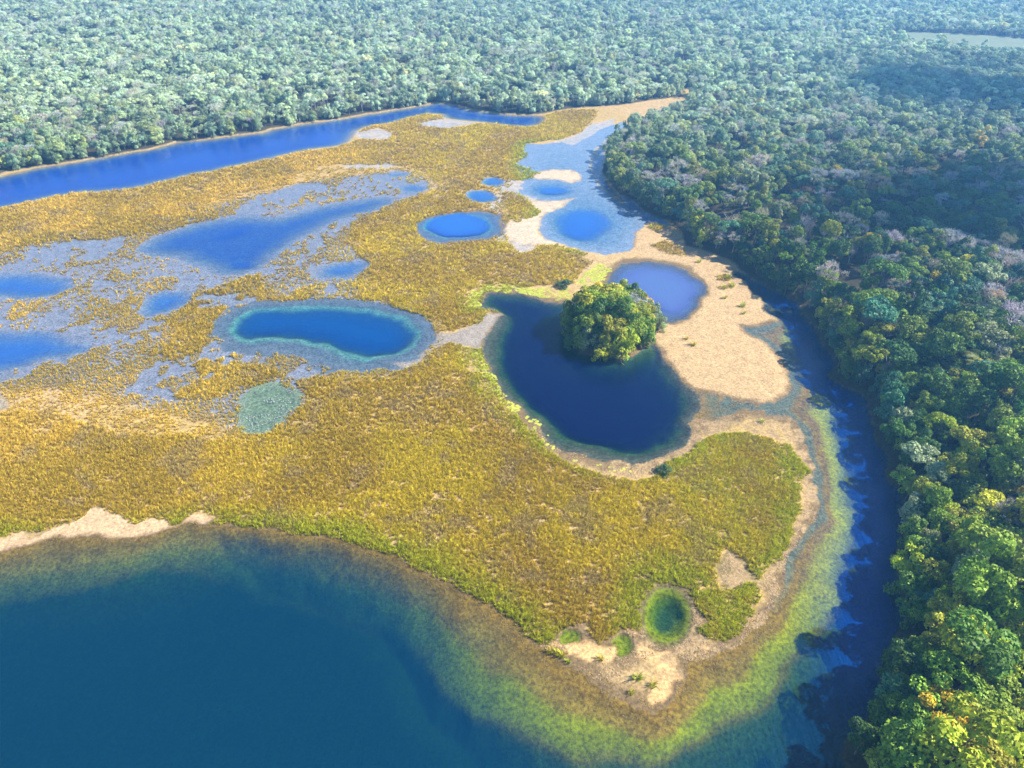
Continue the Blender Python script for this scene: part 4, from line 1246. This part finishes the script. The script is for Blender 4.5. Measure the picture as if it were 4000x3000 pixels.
# ------------------------------------------------------------------ lily pads
lrg = np.random.default_rng(14)
pv, pf = [], []
pt = []
ang = np.linspace(0.25, 2 * math.pi - 0.25, 7)
for poly, dens in LILY:
    lo, hi = poly.min(0), poly.max(0)
    n = int((hi[0] - lo[0]) * (hi[1] - lo[1]) * 5.5 * dens)
    x, y = lrg.uniform(lo[0], hi[0], n), lrg.uniform(lo[1], hi[1], n)
    s = sdf(poly, x + (fbm(x, y, 2.5, 2, 150) - 0.5) * 2, y + (fbm(x, y, 2.5, 2, 152) - 0.5) * 2)
    ok = (s < 0.1) & (fbm(x, y, 3.0, 3, 154) > 0.60 - 0.32 * dens)
    pt.append(np.stack([x[ok], y[ok]], 1))
pt = np.concatenate(pt)
hz = terrain(pt[:, 0], pt[:, 1])
vv, ff, shd = [], [], []
for (x, y), z in zip(pt, hz):
    r = lrg.uniform(0.22, 0.5)
    z = max(z, 0.0) + lrg.uniform(0.015, 0.035)
    a0 = lrg.uniform(0, 6.28)
    o = len(vv)
    vv.append((x, y, z))
    for a in ang:
        vv.append((x + r * math.cos(a + a0), y + r * math.sin(a + a0), z + lrg.uniform(0, 0.02)))
    for q in range(len(ang) - 1):
        ff.append((o, o + 1 + q, o + 2 + q))
    sv = lrg.uniform(0.75, 1.2)
    shd += [sv] * (len(ang) - 1)
o = mesh_obj('lily_pads', np.array(vv), np.array(ff), M_REED_OBJ, attrs={'shade': ('FACE', 'FLOAT', np.array(shd))})
o['tint'] = [0.42, 0.44, 0.06]
tag(o, 'yellow green lily pads floating along the pond edge', None, None, 'stuff')

# ------------------------------------------------------------------ single tussocks on the bare ground
tv, tf, ts = tuft(900, 46, 1.25, 0.55, 0.75, 0.05)
TUSS = mesh_obj('tussock', tv, tf, M_REED_OBJ, attrs={'shade': ('FACE', 'FLOAT', ts)}, link=False).data
def tip(a, b):
    return (2100 + a * 700 / 2212.0, 2300 + b * 700 / 2212.0)
TUSSOCKS = [(tip(1230, 1110), 1.15, 'largest yellow tussock on the brown shelf at the marsh tip'), (tip(1410, 1205), 0.95, 'green tussock at the edge of the pale sand on the tip'),
            (tip(1150, 1290), 0.75, 'small tussock standing alone farthest out on the brown shelf'), (tip(150, 790), 0.85, 'leftmost of three yellow tussocks by the smallest round pool'),
            (tip(240, 800), 0.85, 'middle of three yellow tussocks by the smallest round pool'), (tip(305, 830), 0.95, 'rightmost of three yellow tussocks by the smallest round pool'),
            (tip(380, 905), 0.7, 'low pale tussock at the lower edge of the sand strip'), (tip(785, 875), 0.8, 'tussock below the sand between the two small round pools')]
for kx, ky, s, lab in ((295, 148, 1.5, 'widest dark tussock clump on the big sandbar'), (330, 200, 1.3, 'tussock just below the widest clump on the big sandbar'), (275, 215, 1.0, 'low tussock left of its neighbour on the big sandbar'),
                       (280, 275, 1.0, 'tussock in the middle of the big sandbar'), (395, 330, 1.3, 'tussock near the right edge of the big sandbar'), (400, 375, 0.9, 'small round tussock near the right edge of the sandbar'),
                       (80, 578, 1.2, 'lone tussock low on the big sandbar near the pond'), (35, 538, 0.9, 'small tussock beside the pond on the big sandbar'), (515, 1075, 0.8, 'tussock on the pale rim above the green reed lobe'),
                       (113, 45, 1.1, 'tussock at the top of the big sandbar above the pond')):
    TUSSOCKS.append((Z(6, (kx, ky))[0], s, lab))
for (u, v), s, lab in TUSSOCKS:
    g = ground([(u, v)])[0]
    z = float(terrain(g[:1], g[1:])[0])
    o = bpy.data.objects.new('grass_tussock', TUSS)
    C.objects.link(o)
    o.location = (g[0], g[1], max(z, -0.05))
    o.rotation_euler = (0, 0, lrg.uniform(0, 6.28))
    o.scale = (s, s, s)
    o['tint'] = [0.42 * lrg.uniform(0.8, 1.1), 0.40 * lrg.uniform(0.9, 1.1), 0.02]
    tag(o, lab, 'tussock', 'tussocks on bare ground')

# ------------------------------------------------------------------ rubble on the bare rims, weed on the shelf
srg = np.random.default_rng(51)
BOX = np.array([(-1, -1, 0), (1, -1, 0), (1, 1, 0), (-1, 1, 0), (-0.7, -0.6, 1), (0.6, -0.7, 1), (0.7, 0.6, 1), (-0.6, 0.7, 1)], float)
BOXF = np.array([(4, 5, 6, 7), (0, 1, 5, 4), (1, 2, 6, 5), (2, 3, 7, 6), (3, 0, 4, 7)])
def pebbles(name, x, y, z, r0, r1, flat_, mat, tint, label):
    n = len(x)
    r = srg.uniform(r0, r1, n)
    a = srg.uniform(0, 6.28, n)
    b = BOX[None] * srg.uniform(0.7, 1.3, (n, 8, 3))
    b = b * np.stack([r, r * srg.uniform(0.6, 1.1, n), r * flat_], 1)[:, None, :]
    xx = b[..., 0] * np.cos(a)[:, None] - b[..., 1] * np.sin(a)[:, None]
    yy = b[..., 0] * np.sin(a)[:, None] + b[..., 1] * np.cos(a)[:, None]
    v = np.stack([xx + x[:, None], yy + y[:, None], b[..., 2] + z[:, None] - 0.02], -1).reshape(-1, 3)
    f = (BOXF[None] + (np.arange(n) * 8)[:, None, None]).reshape(-1, 4)
    o = mesh_obj(name, v, f, mat, attrs={'shade': ('FACE', 'FLOAT', np.repeat(srg.uniform(0.65, 1.25, n), 5))})
    o['tint'] = list(tint)
    return tag(o, label, None, None, 'stuff')
nx_ = 60000
x, y = srg.uniform(5, 66, nx_), srg.uniform(58, 140, nx_)
hz = terrain(x, y)
sgx = field(s_gs, x, y)
sx = field(np.minimum(s_tip, s_bar), x, y)
ok = (sgx > 0.4) & (hz > -0.04) & (hz < 0.2) & (field(s_for, x, y) > 3) & (sx > -0.5) & (fbm(x, y, 2.4, 3, 160) > 0.52) & (sgx < 7)
pebbles('stones', x[ok], y[ok], hz[ok], 0.06, 0.18, 0.4, M_REED_OBJ, (0.31, 0.215, 0.11), 'pale rubble along the rim of the reed lobe')
x, y = srg.uniform(-110, 66, nx_ * 2), srg.uniform(52, 150, nx_ * 2)
hz = terrain(x, y)
tl = field(np.where(bodyid == B_LAKE, tfrac, 9.0), x, y)
ok = (tl < 0.40) & (hz > -0.5) & (hz < 0.10) & (field(s_for, x, y) > 8) & (field(np.minimum(s_tip, np.minimum(s_bar, s_beach)), x, y) > 0.2) & (fbm(x, y, 1.8, 3, 166) > 0.50)
pebbles('water_weed', x[ok], y[ok], hz[ok], 0.07, 0.19, 0.35, M_REED_OBJ, (0.19, 0.125, 0.03), 'brown weed clumps on the shallow shelf')
x, y = srg.uniform(-75, -40, 5000), srg.uniform(118, 165, 5000)
ok = (field(DISTS['j'], x, y) < 1.0) & (fbm(x, y, 4.0, 3, 170) > 0.5)
pebbles('floating_scum', x[ok], y[ok], np.zeros(ok.sum()) + 0.02, 0.05, 0.15, 0.1, M_REED_OBJ, (0.30, 0.33, 0.33), 'pale flecks floating on the green marsh pool')

# ------------------------------------------------------------------ shrubs and drift logs
for (u, v), sc3, lab in ((Z(5, (1440, 200))[0], (0.9, 0.6, 0.3), 'dark low shrub at the reed edge just left of the island'), (Z(5, (2080, 1400))[0], (0.5, 0.5, 0.26), 'dark shrub where the reed lobe meets the pond rim')):
    g = ground([(u, v)])[0]
    root = empty('shrub', (g[0], g[1], float(terrain(g[:1], g[1:])[0])), 0.4, sc3)
    o = bpy.data.objects.new('stem', TRUNKS[8]); C.objects.link(o); o.parent = root
    o = bpy.data.objects.new('foliage', CROWNS[8]); C.objects.link(o); o.parent = root
    o['tint'] = [0.05, 0.10, 0.03]
    tag(root, lab, 'shrub')
for (u, v), L, rz, lab in ((Z(5, (2055, 468))[0], 4.5, 0.2, 'drift log between the island and the sandbar'), (Z(5, (1815, 690))[0], 3.0, 1.9, 'thin grey branch lying in the water in front of the island'),
                           (Z(6, (1180, 850))[0], 5.5, 0.5, 'fallen grey log on the shaded bank opposite the channel mouth')):
    g = ground([(u, v)])[0]
    parts = [tube([(-L / 2, 0, 0.08), (0, 0.15, 0.14), (L / 2, -0.1, 0.22)], [0.12, 0.10, 0.05], 6), tube([(0, 0.15, 0.14), (0.5, 0.8, 0.3)], [0.06, 0.02], 4), tube([(L * 0.25, 0, 0.18), (L * 0.35, -0.7, 0.3)], [0.05, 0.02], 4)]
    vv_, ff_ = cat(parts)
    o = mesh_obj('drift_log', vv_, ff_, M_BARK)
    o.location = (g[0], g[1], max(0.0, float(terrain(g[:1], g[1:])[0])))
    o.rotation_euler = (0, 0, rz)
    tag(o, lab, 'log')

# ------------------------------------------------------------------ labels of the trees
KINDW = {**{i: 'rounded' for i in (0, 1, 5)}, **{i: 'broad' for i in (2, 6)}, 3: 'tall narrow', 4: 'flat layered', 7: 'bushy', 8: 'bushy', 9: 'bushy', 10: 'thin', 11: 'thin', 12: 'thin', 13: '', 14: '', 15: '', 16: ''}
def words(k, c):
    if k >= 13:
        return 'leafless pale tree'
    if k >= 10:
        return ('half bare %s tree' % c)
    return '%s %s tree' % (KINDW[k], c)
def seg(x, y):
    if y < 75: return 'in the bottom corner forest'
    if y < 95: return 'beside the wide dark channel'
    if y < 118: return 'opposite the green reed lobe'
    if y < 140: return 'opposite the channel mouth'
    if y < 160: return 'across from the big sandbar'
    return 'beyond the top of the sandbar'
def row(s):
    return 'at the water edge' if s > -5 else ('just behind the bank' if s > -13 else ('deep in the wood' if s > -30 else 'far inside the wood'))
def label_all(items, base, group, cat):
    by = {}
    for it in items:
        by.setdefault(base(it), []).append(it)
    for lab, its in by.items():
        its.sort(key=lambda q: -q[5])
        if len(its) == 1:
            its[0][0]['label'] = lab
        elif len(its) == 2:
            its[0][0]['label'] = 'larger ' + lab
            its[1][0]['label'] = 'smaller ' + lab
        else:
            its.sort(key=lambda q: q[2])
            names = ['nearest', 'second nearest', 'third nearest', 'fourth nearest', 'fifth nearest', 'sixth nearest', 'seventh nearest', 'eighth nearest', 'ninth nearest', 'tenth nearest', 'eleventh nearest', 'twelfth nearest', 'thirteenth nearest', 'fourteenth nearest', 'fifteenth nearest', 'sixteenth nearest']
            for q, it in enumerate(its):
                it[0]['label'] = (names[q] + ' ' + lab) if q < 16 else 'farther ' + lab
    for it in items:
        it[0]['category'] = cat
        it[0]['group'] = group
label_all(bank_trees, lambda t: '%s %s %s' % (words(t[3], t[4]), row(t[6]), seg(t[1], t[2])), 'trees of the forest on the channel bank', 'tree')
def isl_where(t):
    a = math.degrees(math.atan2(t[2] - ISL_C[1], t[1] - ISL_C[0])) % 360
    rad_ = math.hypot(t[1] - ISL_C[0], t[2] - ISL_C[1])
    if rad_ < 5.5:
        return 'at the middle of the island'
    w = ['right', 'far right', 'back', 'far left', 'left', 'front left', 'front', 'front right'][int(((a + 22.5) % 360) // 45)]
    return 'on the %s %s of the island' % (w, 'shore' if t[6] > -3.2 else 'side')
label_all(isl, lambda t: '%s %s' % (words(t[3], t[4]), isl_where(t)), 'trees of the round island', 'tree')

# ------------------------------------------------------------------ thin clouds high above, out of the view, shading part of the east forest
k = N('cloud')
ct = k.n('ShaderNodeBsdfTransparent')
cd_ = k.n('ShaderNodeBsdfDiffuse')
cd_.inputs['Color'].default_value = (0.9, 0.9, 0.9, 1)
ctl = k.n('ShaderNodeBsdfTranslucent')
ctl.inputs['Color'].default_value = (0.9, 0.9, 0.9, 1)
cm = k.n('ShaderNodeMixShader', i_0=0.5, i_1=cd_.outputs[0], i_2=ctl.outputs[0])
cm2 = k.n('ShaderNodeMixShader', i_0=0.17, i_1=ct.outputs[0], i_2=cm.outputs[0])
k.l(cm2.outputs[0], k.out.inputs['Surface'])
M_CLOUD = k.m
crg = np.random.default_rng(77)
def sphere(nu=14, nv=8):
    vs = [(math.cos(2 * math.pi * i / nu) * math.sin(math.pi * (j + 0.5) / nv), math.sin(2 * math.pi * i / nu) * math.sin(math.pi * (j + 0.5) / nv), math.cos(math.pi * (j + 0.5) / nv)) for j in range(nv) for i in range(nu)]
    fs = [(j * nu + i, j * nu + (i + 1) % nu, (j + 1) * nu + (i + 1) % nu, (j + 1) * nu + i) for j in range(nv - 1) for i in range(nu)]
    return np.array(vs), np.array(fs)
SPH = sphere()
def cloud(px_pts, alt, r0, r1, n, label):
    g = ground(px_pts)
    lo = alt / math.tan(SUN_EL)
    parts = []
    for _ in range(n):
        a = crg.integers(0, len(g))
        b = crg.integers(0, len(g))
        t = crg.random()
        c = g[a] * t + g[b] * (1 - t) + crg.normal(size=2) * r0
        r = crg.uniform(r0, r1)
        off = crg.uniform(-0.35, 0.35) * r
        v = SPH[0] * np.array([r, r, r * 0.4]) * (1 + 0.16 * np.sin(SPH[0] * 5 + crg.uniform(0, 6, 3)).sum(1, keepdims=True))
        q = (alt + off) / math.tan(SUN_EL)
        parts.append((v + np.array([c[0] + SUN_AZ_DIR[0] * q, c[1] + SUN_AZ_DIR[1] * q, alt + off]), SPH[1]))
    v, f = cat(parts)
    tag(mesh_obj('cloud', v, f, M_CLOUD, smooth=True), label, None, None, 'stuff')
cloud([(3150, 900), (3500, 780), (3900, 830), (4050, 1000), (3700, 950), (3350, 1000)], 620.0, 13.0, 26.0, 34, 'thin cloud over the near part of the east forest')
cloud([(3500, 420), (3800, 330), (4050, 420), (3700, 400)], 680.0, 22.0, 44.0, 26, 'thin cloud over the far part of the east forest')

# ------------------------------------------------------------------ haze
hv = bpy.data.materials.new('haze')
hv.use_nodes = True
ht = hv.node_tree
ht.nodes.clear()
ho = ht.nodes.new('ShaderNodeOutputMaterial')
pvn = ht.nodes.new('ShaderNodeVolumePrincipled')
pvn.inputs['Color'].default_value = (0.17, 0.50, 1.0, 1)
pvn.inputs['Density'].default_value = 0.00045
pvn.inputs['Anisotropy'].default_value = 0.4
ht.links.new(pvn.outputs[0], ho.inputs['Volume'])
x0, x1, y0, y1, z0, z1 = -3300, 3300, -420, 3300, -8.5, 125.0
hvts = np.array([(x, y, z) for z in (z0, z1) for y in (y0, y1) for x in (x0, x1)])
hf = np.array([(0, 2, 3, 1), (4, 5, 7, 6), (0, 1, 5, 4), (2, 6, 7, 3), (0, 4, 6, 2), (1, 3, 7, 5)])
tag(mesh_obj('haze', hvts, hf, hv), 'pale blue haze in the air over the forest', None, None, 'stuff')
